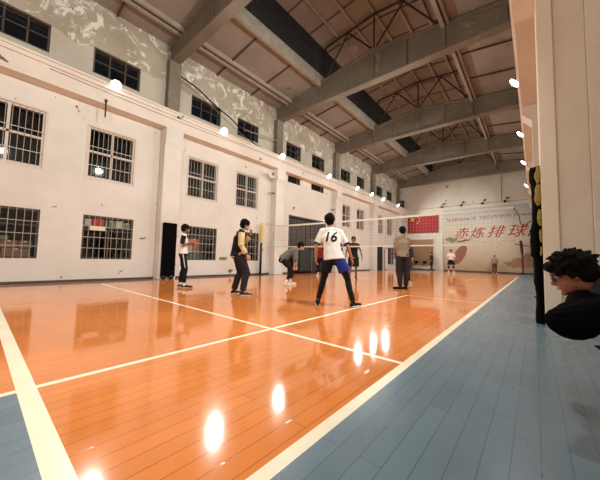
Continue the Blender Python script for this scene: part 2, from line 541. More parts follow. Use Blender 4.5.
# ------------------------------------------------------------------ roof
def build_roof():
    # portal beams: straight soffit, pitched top, bottom flange
    for y in BEAM_Y:
        bm = NB()
        x0, x1 = XL, 0.6
        prism(bm, [(x0, 8.10), (x1, 8.10), (x1, roof_z(x1) - 0.06), (XC, ROOF_A - 0.06), (x0, ROOF_E - 0.06)], 'y', y - 0.10, y + 0.10)
        prism(bm, [(x0, 8.0), (x1, 8.0), (x1, 8.10), (x0, 8.10)], 'y', y - 0.17, y + 0.17, 0)
        prism(bm, [(x0, ROOF_E - 0.12), (XC, ROOF_A - 0.12), (x1, roof_z(x1) - 0.12), (x1, roof_z(x1)), (XC, ROOF_A), (x0, ROOF_E)], 'y', y - 0.17, y + 0.17, 0)
        for x in (-9.3, -7.4, -6.1, XC, -3.5, -2.2, -0.5):
            prism(bm, [(x - 0.06, 8.08), (x + 0.06, 8.08), (x + 0.06, roof_z(x) - 0.1), (x - 0.06, roof_z(x) - 0.1)], 'y', y - 0.14, y + 0.14)
        struct(obj('roof_beam', bm, MT['concrete'], bevel=0.012))
    # sloped slabs on both sides of the raised skylight
    bm = NB()
    def slope(xa, xb):
        za, zb = roof_z(xa), roof_z(xb)
        prism(bm, [(xa, za), (xb, zb), (xb, zb + 0.12), (xa, za + 0.12)], 'y', YN, YF, 0)
    slope(XL - 0.3, -7.4)
    slope(-2.2, XR + 0.3)
    def ribx(x, w, h, mi=1):
        z = roof_z(x)
        bx(bm, x - w / 2, x + w / 2, YN, YF, z - h, z + 0.02, mi)
    for x in (-9.42, -9.18, -7.55): ribx(x, 0.09, 0.13)
    for x in (-2.05, -0.35): ribx(x, 0.09, 0.13)
    for x in (-7.4, -2.2):
        z = roof_z(x)
        bx(bm, x - 0.06, x + 0.06, YN, YF, z - 0.22, z + 0.3, 1)
    # seams and cross ribs
    for i in range(len(BEAM_Y)):
        for k in (1, 2):
            y = BEAM_Y[i] + 5.6 * k / 3
            if y > YF - 0.2: continue
            for xa, xb in ((XL, -9.46), (-9.14, -7.6), (-2.0, -0.4), (-0.3, XR)):
                za, zb = roof_z(xa), roof_z(xb)
                prism(bm, [(xa, za - 0.035), (xb, zb - 0.035), (xb, zb + 0.01), (xa, za + 0.01)], 'y', y - 0.025, y + 0.025, 2)
    struct(obj('ceiling', bm, [MT['slab'], MT['rib'], MT['seam']]))
    # raised monitor: dark glazed sides, pitched slabs on top
    bm = NB()
    TZ, TA = 10.75, 11.05
    prism(bm, [(-7.6, TZ), (XC, TA), (XC, TA + 0.12), (-7.6, TZ + 0.12)], 'y', YN, YF, 0)
    prism(bm, [(XC, TA), (-2.0, TZ), (-2.0, TZ + 0.12), (XC, TA + 0.12)], 'y', YN, YF, 0)
    for x in (-6.5, -5.7, XC, -3.9, -3.1):
        z = TZ + (TA - TZ) * (1 - abs(x - XC) / 2.8)
        bx(bm, x - 0.05, x + 0.05, YN, YF, z - 0.10, z + 0.02, 1)
    y = YN + 0.5
    while y < YF:
        for xa, xb in ((-7.4, XC), (XC, -2.2)):
            za = TZ + (TA - TZ) * (1 - abs(xa - XC) / 2.8)
            zb = TZ + (TA - TZ) * (1 - abs(xb - XC) / 2.8)
            prism(bm, [(xa, za - 0.03), (xb, zb - 0.03), (xb, zb + 0.01), (xa, za + 0.01)], 'y', y - 0.02, y + 0.02, 2)
        y += 1.4
    struct(obj('ceiling_monitor', bm, [MT['slab'], MT['rib'], MT['seam']]))
    for x, nm in ((-7.4, 'left'), (-2.2, 'right')):
        bm = NB()
        z = roof_z(x)
        bx(bm, x - 0.015, x + 0.015, YN, YF, z + 0.3, 10.75, 0)
        struct(obj('wall_monitor_' + nm, bm, MT['dark']))
        bm = NB()
        y = YN
        while y < YF:
            bx(bm, x - 0.03, x + 0.03, y, y + 0.05, z + 0.3, 10.72)
            y += 1.87
        bx(bm, x - 0.03, x + 0.03, YN, YF, 10.0, 10.05)
        struct(obj('trim_monitor_frame', bm, MT['steel']))
    # steel frames of the monitor on every beam
    for y in BEAM_Y:
        bm = NB()
        zt = 10.66
        zl = roof_z(-7.2)
        for a, b, r in (((-7.2, y, zl), (-7.2, y, zt), 0.045), ((-2.4, y, zl), (-2.4, y, zt), 0.045),
                        ((-7.2, y, zt), (XC, y, 10.93), 0.05), ((XC, y, 10.93), (-2.4, y, zt), 0.05),
                        ((-7.2, y, zl + 0.1), (-6.0, y, 10.75), 0.035), ((-6.0, y, 10.75), (XC, y, ROOF_A), 0.035),
                        ((XC, y, ROOF_A), (-3.6, y, 10.75), 0.035), ((-3.6, y, 10.75), (-2.4, y, zl + 0.1), 0.035),
                        ((XC, y, ROOF_A), (XC, y, 10.93), 0.035)):
            tube(bm, [a, b], [r, r], seg=6, caps=0)
        struct(obj('roof_frame', bm, MT['steel']))
build_roof()

# ------------------------------------------------------------------ windows
win_n = [0]
def window(y0, y1, z0, z1, style):
    win_n[0] += 1
    X = XL
    w, h = y1 - y0, z1 - z0
    fm = MT['white_frame'] if style == 'white' else MT['dark_frame']
    bm = NB()
    t = 0.05
    xa, xb = X - 0.12, X - 0.04
    bx(bm, xa, xb, y0, y1, z0, z0 + t); bx(bm, xa, xb, y0, y1, z1 - t, z1)
    bx(bm, xa, xb, y0, y0 + t, z0 + t, z1 - t); bx(bm, xa, xb, y1 - t, y1, z0 + t, z1 - t)
    if style == 'white':   # plastered reveal band standing a little proud of the wall
        for d in ((y0 - 0.05, y1 + 0.05, z1, z1 + 0.05), (y0 - 0.05, y1 + 0.05, z0 - 0.05, z0), (y0 - 0.05, y0, z0, z1), (y1, y1 + 0.05, z0, z1)):
            bx(bm, X, X + 0.012, *d)
    f = obj('window_%d' % win_n[0], bm, fm)
    struct(f)
    bm = NB()
    ym, zm = (y0 + y1) / 2, z0 + h * 0.52
    if style == 'white':
        bx(bm, xa, xb + 0.005, ym - 0.03, ym + 0.03, z0 + t, z1 - t)
        bx(bm, xa, xb + 0.005, y0 + t, y1 - t, zm - 0.03, zm + 0.03)
    elif style == 'clear':
        n = 3
        for k in range(1, n):
            yy = y0 + w * k / n
            bx(bm, xa, xb, yy - 0.02, yy + 0.02, z0 + t, z1 - t)
        bx(bm, xa, xb, y0 + t, y1 - t, zm - 0.015, zm + 0.015)
    else:
        bx(bm, xa, xb, ym - 0.02, ym + 0.02, z0 + t, z1 - t)
        bx(bm, xa, xb, y0 + t, y1 - t, z0 + h * 0.66, z0 + h * 0.66 + 0.03)
    obj('window_mullion', bm, fm, f)
    bm = NB()
    bx(bm, xa + 0.01, xa + 0.016, y0 + t, y1 - t, z0 + t, z1 - t)
    obj('window_pane', bm, MT['glass'], f)
    if style != 'clear':
        bm = NB()
        n = int(w / ((0.125 if y0 < 16 else 0.2) if style == 'white' else 0.15))
        xg = X - 0.02
        for k in range(1, n):
            yy = y0 + w * k / n
            tube(bm, [(xg, yy, z0), (xg, yy, z1)], [0.008 if y0 < 16 else 0.005] * 2, seg=5, caps=0)
        for q in ((0.25, 0.62) if style == 'white' else (0.25, 0.5, 0.75)):
            zz = z0 + h * q
            bx(bm, xg - 0.008, xg + 0.008, y0, y1, zz - 0.009, zz + 0.009)
        obj('security_bars', bm, MT['bar'], f)
    return f
for a, b in UPW: window(a, b, 3.15, 4.72, 'white')
for a, b in LOW: window(a, b, 0.67, 2.0, 'dark')
window(24.5, 25.9, 0.45, 2.0, 'dark')
for a, b in CLR: window(a, b, 6.42, 7.25, 'clear')
for a, b in VENT:
    win_n[0] += 1
    bm = NB()
    bx(bm, XL - 0.12, XL - 0.04, a, b, 5.02, 5.06); bx(bm, XL - 0.12, XL - 0.04, a, b, 5.48, 5.52)
    bx(bm, XL - 0.12, XL - 0.04, a, a + 0.04, 5.06, 5.48); bx(bm, XL - 0.12, XL - 0.04, b - 0.04, b, 5.06, 5.48)
    f = struct(obj('window_%d' % win_n[0], bm, MT['dark_frame']))
    bm = NB()
    for k in range(5):
        z = 5.09 + k * 0.08
        prism(bm, [(XL - 0.11, z + 0.05), (XL - 0.10, z + 0.05), (XL - 0.05, z), (XL - 0.06, z)], 'y', a + 0.04, b - 0.04)
    obj('louvre_slats', bm, MT['dark_frame'], f)

# doors in the left wall
def sliding_door():
    y0, y1, z1 = 11.05, 14.6, 3.22
    bm = NB()
    bx(bm, XL - 0.1, XL - 0.02, y0, y0 + 0.07, 0, z1); bx(bm, XL - 0.1, XL - 0.02, y1 - 0.07, y1, 0, z1)
    bx(bm, XL - 0.1, XL - 0.02, y0, y1, z1 - 0.08, z1)
    f = struct(obj('door_1', bm, MT['dark_frame']))
    brown = mat('dark_brown_door_paint', (44, 34, 30), 0.5, var=0.2)
    for k, (a, b) in enumerate(((y0 + 0.07, 12.8), (12.84, y1 - 0.07))):
        bm = NB()
        bx(bm, XL - 0.24, XL - 0.2, a, b, 0.03, z1 - 0.08)
        for q in range(5):
            yy = a + (b - a) * q / 4
            bx(bm, XL - 0.2, XL - 0.17, max(a, yy - 0.03), min(b, yy + 0.03), 0.03, z1 - 0.08)
        for z in (0.1, 1.45, 2.3, z1 - 0.2):
            bx(bm, XL - 0.2, XL - 0.168, a, b, z - 0.04, z + 0.04)
        lf = obj('door_leaf', bm, brown, f)
        bm = NB()
        tube(bm, [(XL - 0.12, b - 0.2, 0.95), (XL - 0.12, b - 0.2, 1.25)], [0.015, 0.015], seg=8)
        bx(bm, XL - 0.17, XL - 0.12, b - 0.21, b - 0.19, 0.96, 0.99); bx(bm, XL - 0.17, XL - 0.12, b - 0.21, b - 0.19, 1.21, 1.24)
        obj('door_handle', bm, MT['grey_steel'], lf)
sliding_door()
bm = NB()
bx(bm, XL - 0.1, XL - 0.02, 22.2, 22.27, 0, 2.05); bx(bm, XL - 0.1, XL - 0.02, 23.33, 23.4, 0, 2.05); bx(bm, XL - 0.1, XL - 0.02, 22.2, 23.4, 1.98, 2.05)
f = struct(obj('door_2', bm, MT['dark_frame']))
bm = NB()
bx(bm, XL - 0.09, XL - 0.05, 22.27, 23.33, 0.02, 1.98)
bx(bm, XL - 0.05, XL - 0.035, 22.37, 23.23, 1.1, 1.85); bx(bm, XL - 0.05, XL - 0.035, 22.37, 23.23, 0.15, 0.95)
lf = obj('door_leaf', bm, MT['dark'], f)
bm = NB()
tube(bm, [(XL - 0.035, 23.2, 1.0), (XL + 0.02, 23.2, 1.0), (XL + 0.02, 23.08, 1.0)], [0.012] * 3, seg=8)
obj('door_handle', bm, MT['grey_steel'], lf)

# ------------------------------------------------------------------ lamps on the crane beams
def floodlight(x, y, s, label, group, power=1.0, z=6.07):
    """round floodlight on a short bracket; s = direction into the hall"""
    t = thing('floodlight', label, 'lamp', (x, y, z), 0, group)
    bm = NB()
    bx(bm, -0.06, 0.06, -0.07, 0.07, -0.02, 0.0)
    tube(bm, [(0, 0, 0), (0.0, 0, 0.06)], [0.02, 0.02], seg=8, caps=0)
    tube(bm, [(s * 0.0, 0, 0.06), (s * 0.06, 0, 0.02)], [0.02, 0.02], seg=8, caps=0)
    obj('bracket', bm, MT['black_metal'], t)
    ax = V((s * 0.75, 0, -0.66)).normalized()
    bm = NB()
    lathe(bm, [(0.05, -0.06), (0.09, -0.03), (0.15, 0.03), (0.165, 0.05)], V((s * 0.12, 0, 0.0)), ax, 20)
    obj('housing', bm, MT['grey_steel'], t, smooth=True)
    bm = NB()
    lathe(bm, [(0.150, 0.052), (0.14, 0.085), (0.09, 0.11), (0.02, 0.12)], V((s * 0.12, 0, 0.0)), ax, 20)
    obj('lamp_glass', bm, MT['lamp'], t, smooth=True)
    ld = bpy.data.lights.new('lamp_light', 'SPOT')
    ld.energy = LAMP_POWER * power
    ld.color = LAMP_COLOR
    ld.spot_size = math.radians(160)
    ld.spot_blend = 0.65
    ld.shadow_soft_size = 0.13
    lo = bpy.data.objects.new('lamp_light', ld)
    COL.objects.link(lo)
    lo.parent = t
    lo.location = V((s * 0.12, 0, 0.0)) + ax * 0.34
    lo.rotation_euler = V((s * 0.86, 0, -0.5)).to_track_quat('-Z', 'Y').to_euler()
LL = [(-3.0, 'floodlight on the left beam behind the viewer'), (2.5, 'lit floodlight on the left beam nearest the viewer, above the barred windows'),
      (6.4, 'lit floodlight on the left beam below the sagging black cable'), (9.9, 'lit floodlight on the left beam at the pilaster with the horn loudspeaker'),
      (14.15, 'lit floodlight on the left beam above the brown double door'), (17.75, 'fifth lit floodlight from the left on the left beam'),
      (20.1, 'sixth lit floodlight from the left on the left beam'), (22.3, 'seventh lit floodlight along the left beam'), (25.6, 'last lit floodlight on the left beam before the far wall')]
for y, lb in LL: floodlight(-9.9, y, 1, lb, 'floodlights on the left crane beam', 0.75 if y < 16 else 0.6)
for y, lb in [(-3.2, 'floodlight on the right beam behind the viewer'), (0.6, 'floodlight on the right beam above the viewer'), (4.6, 'floodlight on the right beam above the near pillar'),
              (9.75, 'lit floodlight high on the right beam, the nearest one beside the big pillar'), (13.9, 'lit floodlight on the right beam, middle one beside the big pillar'),
              (18.0, 'small lit floodlight low on the right beam just above the black padding'), (23.5, 'floodlight on the right beam near the far wall')]:
    floodlight(-0.16, y, -1, lb, 'floodlights on the right crane beam', {0.6: 0.7, 4.6: 2.2}.get(y, 1.2))

# ------------------------------------------------------------------ net, posts
NY = 9.6
def net_post(x, y, label, s):
    t = thing('net_post', label, 'post', (x, y, 0))
    bm = NB()
    lathe(bm, [(0.2, 0.0), (0.2, 0.03), (0.06, 0.05), (0.06, 0.06)], (0, 0, 0), (0, 0, 1), 20)
    obj('base', bm, MT['black_metal'], t)
    bm = NB()
    tube(bm, [(0, 0, 0.05), (0, 0, 1.52)], [0.055, 0.055], seg=12, caps=0)
    obj('lower_tube', bm, MT['black_metal'], t, smooth=True)
    bm = NB()
    tube(bm, [(0, 0, 1.5), (0, 0, 2.5)], [0.03, 0.03], seg=12)
    obj('upper_tube', bm, MT['grey_steel'], t, smooth=True)
    bm = NB()
    tube(bm, [(0, 0, 1.6), (0.01, 0, 2.0), (0.0, 0, 2.45)], [0.065, 0.075, 0.06], seg=12)
    o = obj('pad', bm, MT['yellow'], t, smooth=True)
    o['label'] = 'yellow foam pad'
    bm = NB()
    tube(bm, [(s * 0.05, 0, 1.2), (s * 0.16, 0, 1.2)], [0.02, 0.02], seg=8)
    tube(bm, [(s * 0.16, 0, 1.2), (s * 0.16, -0.1, 1.28)], [0.012, 0.012], seg=8)
    obj('crank', bm, MT['grey_steel'], t)
net_post(-10.05, 8.93, 'black net post with a yellow padded top at the left wall', 1)
net_post(0.16, 9.35, 'black net post at the right end of the net behind the near pillar', -1)

XA, XB = -9.7, -0.42
def net_top(x):
    return 2.40 + 0.03 * abs((x - (XA + XB) / 2) / 4.6) ** 2
NBOT = 1.36
def build_net():
    t = thing('volleyball_net', 'long volleyball net with beige tapes stretched across the hall', 'net', (XA, NY, 0))
    def strip(z0f, h, name, m_):
        bm = NB()
        n = 40
        pr = None
        for i in range(n + 1):
            x = XA + (XB - XA) * i / n
            z = z0f(x)
            ring = [bm.verts.new((x - XA, dy, z + dz)) for dy, dz in ((-0.006, 0), (0.006, 0), (0.006, h), (-0.006, h))]
            if pr:
                for j in range(4): bm.faces.new((pr[j], pr[(j + 1) % 4], ring[(j + 1) % 4], ring[j]))
            else: bm.faces.new(ring)
            pr = ring
        bm.faces.new(pr[::-1])
        obj(name, bm, m_, t)
    strip(lambda x: net_top(x) - 0.07, 0.07, 'top_band', MT['tape'])
    strip(lambda x: NBOT + (net_top(x) - 2.43), 0.045, 'bottom_band', MT['tape'])
    bm = NB()
    n = 93
    for i in range(n + 1):
        x = XA + (XB - XA) * i / n
        bx(bm, x - XA - 0.002, x - XA + 0.002, -0.002, 0.002, NBOT + net_top(x) - 2.43 + 0.04, net_top(x) - 0.06)
    for k in range(1, 10):
        for i in range(20):
            xa, xb = XA + (XB - XA) * i / 20, XA + (XB - XA) * (i + 1) / 20
            za, zb = [NBOT + (net_top(x) - 2.43) + (2.43 - NBOT) * k / 10 for x in (xa, xb)]
            prism(bm, [(xa - XA, za - 0.002), (xb - XA, zb - 0.002), (xb - XA, zb + 0.002), (xa - XA, za + 0.002)], 'y', -0.002, 0.002)
    obj('netting', bm, MT['net'], t)
    # ropes at both ends
    bm = NB()
    tube(bm, [(0, 0, 2.4), (-0.22, -0.55, 2.46)], [0.008, 0.008], seg=6, caps=0)
    tube(bm, [(0, 0, 1.38), (-0.2, -0.5, 1.3)], [0.006, 0.006], seg=6, caps=0)
    loop = [(-0.25, -0.3, 2.3), (-0.1, -0.2, 2.1), (-0.02, -0.15, 1.8), (-0.12, -0.2, 1.55), (-0.22, -0.25, 1.35), (-0.1, -0.2, 1.2), (-0.02, -0.1, 1.36)]
    tube(bm, loop, [0.007] * len(loop), seg=6, caps=0)
    obj('tie_rope', bm, MT['net'], t)
    bm = NB()
    L_ = XB - XA
    pts = [(L_, 0, 2.38), (L_ + 0.06, 0, 2.28), (L_ + 0.12, 0, 2.12), (L_ + 0.14, 0, 1.95), (L_ + 0.2, 0, 1.84), (L_ + 0.28, 0, 1.92), (L_ + 0.38, 0, 2.0)]
    tube(bm, pts, [0.009] * len(pts), seg=6, caps=0)
    obj('hanging_rope', bm, MT['black'], t)
    bm = NB()
    pts = [(L_, 0, 1.38), (L_ + 0.2, 0, 1.33), (L_ + 0.38, 0, 1.3)]
    tube(bm, pts, [0.008] * len(pts), seg=6, caps=0)
    obj('lower_rope', bm, MT['black'], t)
build_net()

# ------------------------------------------------------------------ things on the left wall
def black_pad():
    t = thing('pillar_pad', 'tall black vinyl pad strapped to the pilaster behind the boy in white', 'pad', (-9.82, 4.43, 0))
    bm = NB()
    bx(bm, -0.045, 0.045, -0.24, 0.24, 0.08, 1.98)
    obj('cushion', bm, MT['black'], t, bevel=0.02)
    for z in (0.5, 1.5):
        bm = NB()
        bx(bm, 0.044, 0.052, -0.245, 0.245, z, z + 0.05)
        obj('strap', bm, MT['black'], t)
    for yy in (-0.15, 0.12):
        bm = NB()
        ell(bm, (0.03, yy, 0.07), (0.05, 0.09, 0.07), seg=14)
        obj('foot', bm, MT['black_metal'], t, smooth=True)
black_pad()

def cable(name, label, pts, r, m_, cat='cable', sub=8):
    P = [V(p) for p in pts]
    out = []
    for i in range(len(P) - 1):     # Catmull-Rom
        p0, p1, p2, p3 = P[max(0, i - 1)], P[i], P[i + 1], P[min(len(P) - 1, i + 2)]
        for k in range(sub):
            t = k / sub
            out.append(0.5 * ((2 * p1) + (-p0 + p2) * t + (2 * p0 - 5 * p1 + 4 * p2 - p3) * t * t + (-p0 + 3 * p1 - 3 * p2 + p3) * t ** 3))
    out.append(P[-1])
    bm = NB()
    tube(bm, out, [r] * len(out), seg=6, caps=0)
    return tag(obj(name, bm, m_, smooth=True), label, cat)
cable('sagging_cable', 'thick black cable sagging from the upper column across the clerestory windows', [(-9.98, 4.62, 7.55), (-9.94, 5.3, 7.38), (-9.9, 6.0, 7.05), (-9.87, 6.9, 6.75), (-9.86, 7.6, 6.35), (-9.84, 8.1, 6.12), (-9.84, 8.5, 6.07)], 0.028, MT['black'])
cable('thin_cable', 'thin grey cable hanging just under the thick black one', [(-9.98, 4.62, 7.38), (-9.92, 5.6, 7.05), (-9.88, 6.8, 6.55), (-9.86, 7.9, 6.08)], 0.012, MT['grey_steel'])
bm = NB()
tube(bm, [(-9.95, 7.6, 6.62), (-9.95, 9.8, 6.85)], [0.022, 0.022], seg=8)
tube(bm, [(-9.95, 9.7, 6.84), (-9.98, 9.74, 6.84)], [0.03, 0.03], seg=8, caps=0)
tag(obj('horizontal_pipe', bm, MT['grey_steel']), 'thin grey pipe running level from the upper column past a clerestory window', 'pipe')
bm = NB()
tube(bm, [(-9.82, 2.3, 4.98), (-9.82, 2.3, 5.5)], [0.02, 0.02], seg=8)
bx(bm, -9.85, -9.81, 2.27, 2.33, 5.45, 5.52)
tag(obj('hanging_rod', bm, MT['black_metal']), 'short black rod hanging from the left beam under the nearest floodlight', 'rod')
cable('beam_wire', 'thin wire clipped along the front of the left crane beam', [(-9.835, 1.0, 5.78), (-9.835, 4.5, 5.74), (-9.835, 8.5, 5.80), (-9.835, 12.0, 5.76), (-9.835, 18.0, 5.8), (-9.835, 26.0, 5.78)], 0.008, MT['grey_steel'], sub=4)
bm = NB()
tube(bm, [(-9.785, 4.5, 5.9), (-9.75, 4.56, 5.82), (-9.75, 4.68, 5.97)], [0.014] * 3, seg=6)
ell(bm, (-9.77, 4.5, 5.86), (0.03, 0.04, 0.03), seg=10)
tag(obj('beam_hook', bm, MT['black_metal']), 'small black hook on the left beam above the pilaster with the black pad', 'hook')

def horn():
    t = thing('horn_loudspeaker', 'pale horn loudspeaker on the side of the second pilaster', 'loudspeaker', (-9.95, 9.58, 5.02))
    ax = V((0.75, -0.6, -0.25)).normalized()
    bm = NB()
    lathe(bm, [(0.04, -0.05), (0.045, 0.0), (0.07, 0.1), (0.13, 0.2), (0.2, 0.26), (0.205, 0.27), (0.19, 0.262), (0.12, 0.2), (0.05, 0.1), (0.01, 0.06)], (0, -0.12, 0), ax, 24)
    obj('horn', bm, MT['white_plastic'], t, smooth=True)
    bm = NB()
    lathe(bm, [(0.02, 0.06), (0.05, 0.1), (0.05, 0.16), (0.02, 0.2)], (0, -0.12, 0), ax, 16)
    obj('driver', bm, MT['grey_steel'], t, smooth=True)
    bm = NB()
    tube(bm, [(-0.1, 0.04, 0), (-0.02, -0.1, 0)], [0.02, 0.02], seg=8)
    obj('bracket', bm, MT['black_metal'], t)
horn()
for y, lb in ((9.6, 'short dark rod on the side of the second pilaster under the horn loudspeaker'), (15.16, 'short dark rod on the side of the third pilaster')):
    bm = NB()
    tube(bm, [(-10.05, y + 0.08, 4.1), (-10.05, y - 0.3, 4.06)], [0.018, 0.018], seg=8)
    bx(bm, -10.08, -10.02, y + 0.05, y + 0.075, 4.06, 4.14)
    tag(obj('wall_rod', bm, MT['black_metal']), lb, 'rod')

t = thing('wall_socket_box', 'small green and yellow box on the wall right of the poster window', 'box', (XL, 6.95, 0.76))
bm = NB(); bx(bm, 0, 0.05, -0.17, 0.17, -0.05, 0.05)
obj('case', bm, mat('green_box_paint', (92, 96, 52), 0.6), t, bevel=0.006)
for k in (-0.09, 0.07):
    bm = NB(); bx(bm, 0.05, 0.056, k - 0.045, k + 0.045, -0.03, 0.03)
    obj('face_plate', bm, mat('ochre_plate', (150, 134, 74), 0.5), t)

# boxes and stacks seen through the barred windows
def shelf(y0, y1, z, label):
    t = thing('wall_shelf', label, 'shelf', (XL - (0.31 if z < 1 else 0.14), (y0 + y1) / 2, z))
    bm = NB(); bx(bm, -0.5, 0.0, y0 - (y0 + y1) / 2, y1 - (y0 + y1) / 2, -0.03, 0)
    obj('board', bm, MT['dark_frame'], t)
    for s in (-1, 1):
        bm = NB()
        yy = s * ((y1 - y0) / 2 - 0.04)
        bx(bm, -0.48, -0.44, yy - 0.02, yy + 0.02, -z, -0.031)
        obj('upright', bm, MT['dark_frame'], t)
        bm = NB(); bx(bm, -0.22, -0.18, yy - 0.02, yy + 0.02, -z, -0.031)
        obj('upright', bm, MT['dark_frame'], t)
def carton(y0, y1, z0, h, rgb, label, group, tape=(190, 170, 120), d=0.3, x=XL - 0.15):
    t = thing('carton', label, 'box', (x - d / 2, (y0 + y1) / 2, z0), 0, group)
    w = (y1 - y0) / 2
    m_ = mat('carton_card', rgb, 0.7, var=0.12, scale=9)
    bm = NB(); bx(bm, -d / 2, d / 2, -w, w, 0, h)
    obj('case', bm, m_, t, bevel=0.006)
    bm = NB(); bx(bm, -d / 2 - 0.002, d / 2 + 0.003, -0.03, 0.03, h - 0.04, h + 0.002)
    obj('tape_strip', bm, mat('tape_strip', tape, 0.4), t)
shelf(-0.38, 1.08, 0.67, 'dark shelf with cartons inside the nearest ground floor window')
carton(0.05, 0.42, 0.672, 0.24, (120, 52, 42), 'red carton low behind the nearest ground floor window bars', 'cartons behind the nearest window')
carton(0.44, 0.98, 0.672, 0.26, (128, 96, 72), 'wide brown carton low behind the nearest ground floor window bars', 'cartons behind the nearest window')
carton(0.08, 0.40, 0.914, 0.22, (146, 66, 54), 'faded red carton on the red one behind the nearest window bars', 'cartons behind the nearest window')
carton(0.42, 0.72, 0.934, 0.2, (132, 88, 62), 'small brown carton in the middle row behind the nearest window bars', 'cartons behind the nearest window')
carton(0.74, 1.0, 0.934, 0.2, (96, 82, 58), 'olive brown carton in the middle row behind the nearest window bars', 'cartons behind the nearest window')
carton(0.12, 0.55, 1.138, 0.12, (110, 120, 84), 'flat greenish carton topping the stack behind the nearest window bars', 'cartons behind the nearest window')
shelf(2.06, 3.38, 1.70, 'dark high shelf inside the second ground floor window')
carton(2.12, 2.28, 1.70, 0.2, (206, 196, 182), 'narrow white packet at the left end of the high shelf', 'packages on the high shelf', d=0.25)
carton(2.30, 2.62, 1.70, 0.26, (196, 62, 62), 'red package standing on the high shelf behind the window bars', 'packages on the high shelf', (230, 210, 200), d=0.25)
carton(2.64, 2.92, 1.70, 0.2, (120, 138, 96), 'green package on the high shelf next to the red one', 'packages on the high shelf', (214, 208, 196), d=0.25)
carton(2.94, 3.12, 1.70, 0.22, (206, 198, 184), 'pale package on the high shelf between two green ones', 'packages on the high shelf', d=0.25)
carton(3.14, 3.36, 1.70, 0.17, (132, 146, 104), 'green package at the right end of the high shelf', 'packages on the high shelf', (214, 208, 196), d=0.25)
bm = NB(); bx(bm, XL - 0.03, XL - 0.01, 2.22, 2.62, 1.55, 1.68)
tag(obj('paper_sheet', bm, mat('pale_paper', (222, 206, 190), 0.7)), 'pale paper sheet fixed on the bars below the red package', 'sheet')
shelf(5.22, 6.55, 0.67, 'dark shelf inside the ground floor window behind the boy in white')
carton(5.3, 5.62, 0.672, 0.3, (60, 98, 92), 'teal carton at the bottom of the window behind the boy', 'cartons behind the poster window', (170, 180, 160))
carton(5.64, 6.0, 0.672, 0.3, (74, 118, 106), 'sea green carton at the bottom of the window beside the teal one', 'cartons behind the poster window', (170, 180, 160))
carton(5.32, 5.62, 0.974, 0.32, (182, 168, 140), 'beige carton in the middle of the stack in the window behind the boy', 'cartons behind the poster window')
carton(5.64, 5.96, 0.974, 0.34, (176, 108, 72), 'orange carton in the middle of the stack in the window behind the boy', 'cartons behind the poster window')
carton(5.4, 5.95, 1.318, 0.2, (206, 112, 58), 'bright orange carton on top of the stack in the window behind the boy', 'cartons behind the poster window', (236, 214, 170))

# stuff in front of the brown door: black partition and wire trolley
t = thing('table_tennis_table', 'folded dark table standing upright in front of the brown door', 'table', (-9.9, 12.9, 0))
bm = NB(); bx(bm, -0.04, 0.0, -1.5, 1.35, 0.12, 1.42)
obj('table_top', bm, mat('dark_green_board', (34, 40, 36), 0.5, var=0.1), t, bevel=0.01)
for yy in (-1.3, -0.2, 1.15):
    bm = NB(); bx(bm, 0.0, 0.04, yy - 0.02, yy + 0.02, 0.06, 1.35); bx(bm, -0.2, 0.25, yy - 0.02, yy + 0.02, 0.06, 0.1)
    o = obj('leg', bm, MT['grey_steel'] if yy == -0.2 else MT['black_metal'], t)
    for sx in (-0.17, 0.22):
        bm = NB(); lathe(bm, [(0.035, -0.012), (0.035, 0.012)], (sx, yy, 0.035), (0, 1, 0), 12)
        obj('wheel', bm, MT['black_metal'], o)
t = thing('wire_cage', 'grey wire cage on top of the folded dark table by the door', 'cage', (-9.92, 13.3, 1.425))
bm = NB()
for z in (0.01, 0.18, 0.36, 0.5):
    for a, b in (((-0.2, -0.8), (0.2, -0.8)), ((0.2, -0.8), (0.2, 0.8)), ((0.2, 0.8), (-0.2, 0.8)), ((-0.2, 0.8), (-0.2, -0.8))):
        tube(bm, [(a[0], a[1], z), (b[0], b[1], z)], [0.012, 0.012], seg=6)
for k in range(9):
    yy = -0.8 + 0.2 * k
    for xx in (-0.2, 0.2): tube(bm, [(xx, yy, 0.01), (xx, yy, 0.5)], [0.006, 0.006], seg=5, caps=0)
obj('wire_frame', bm, MT['grey_steel'], t)
bm = NB(); bx(bm, -0.2, 0.2, -0.8, 0.8, 0.0, 0.012)
obj('tray', bm, MT['black_metal'], t)
t = thing('wall_panel', 'thin board leaning beside the far dark door', 'board', (-10.1, 23.75, 0))
bm = NB(); bx(bm, -0.02, 0.02, -0.18, 0.18, 0.0, 1.9)
obj('sheet', bm, MT['white_plastic'], t, bevel=0.004)
bm = NB(); bx(bm, 0.02, 0.03, -0.18, 0.18, 1.84, 1.9); bx(bm, 0.02, 0.03, -0.18, 0.18, 0.0, 0.06)
obj('edge_strip', bm, MT['grey_steel'], t)

# loudspeaker box on the far end of the left beam
t = thing('box_loudspeaker', 'small dark box loudspeaker on the far end of the left beam', 'loudspeaker', (-9.95, 27.2, 6.05))
bm = NB(); prism(bm, [(-0.2, 0), (0.15, 0), (0.2, 0.7), (-0.2, 0.7)], 'y', -0.22, 0.22)
obj('cabinet', bm, MT['black_metal'], t, bevel=0.01)
bm = NB(); lathe(bm, [(0.14, 0), (0.13, 0.02), (0.05, 0.01)], (0.0, -0.22, 0.42), (0, -1, 0), 18)
obj('cone', bm, MT['grey_steel'], t)

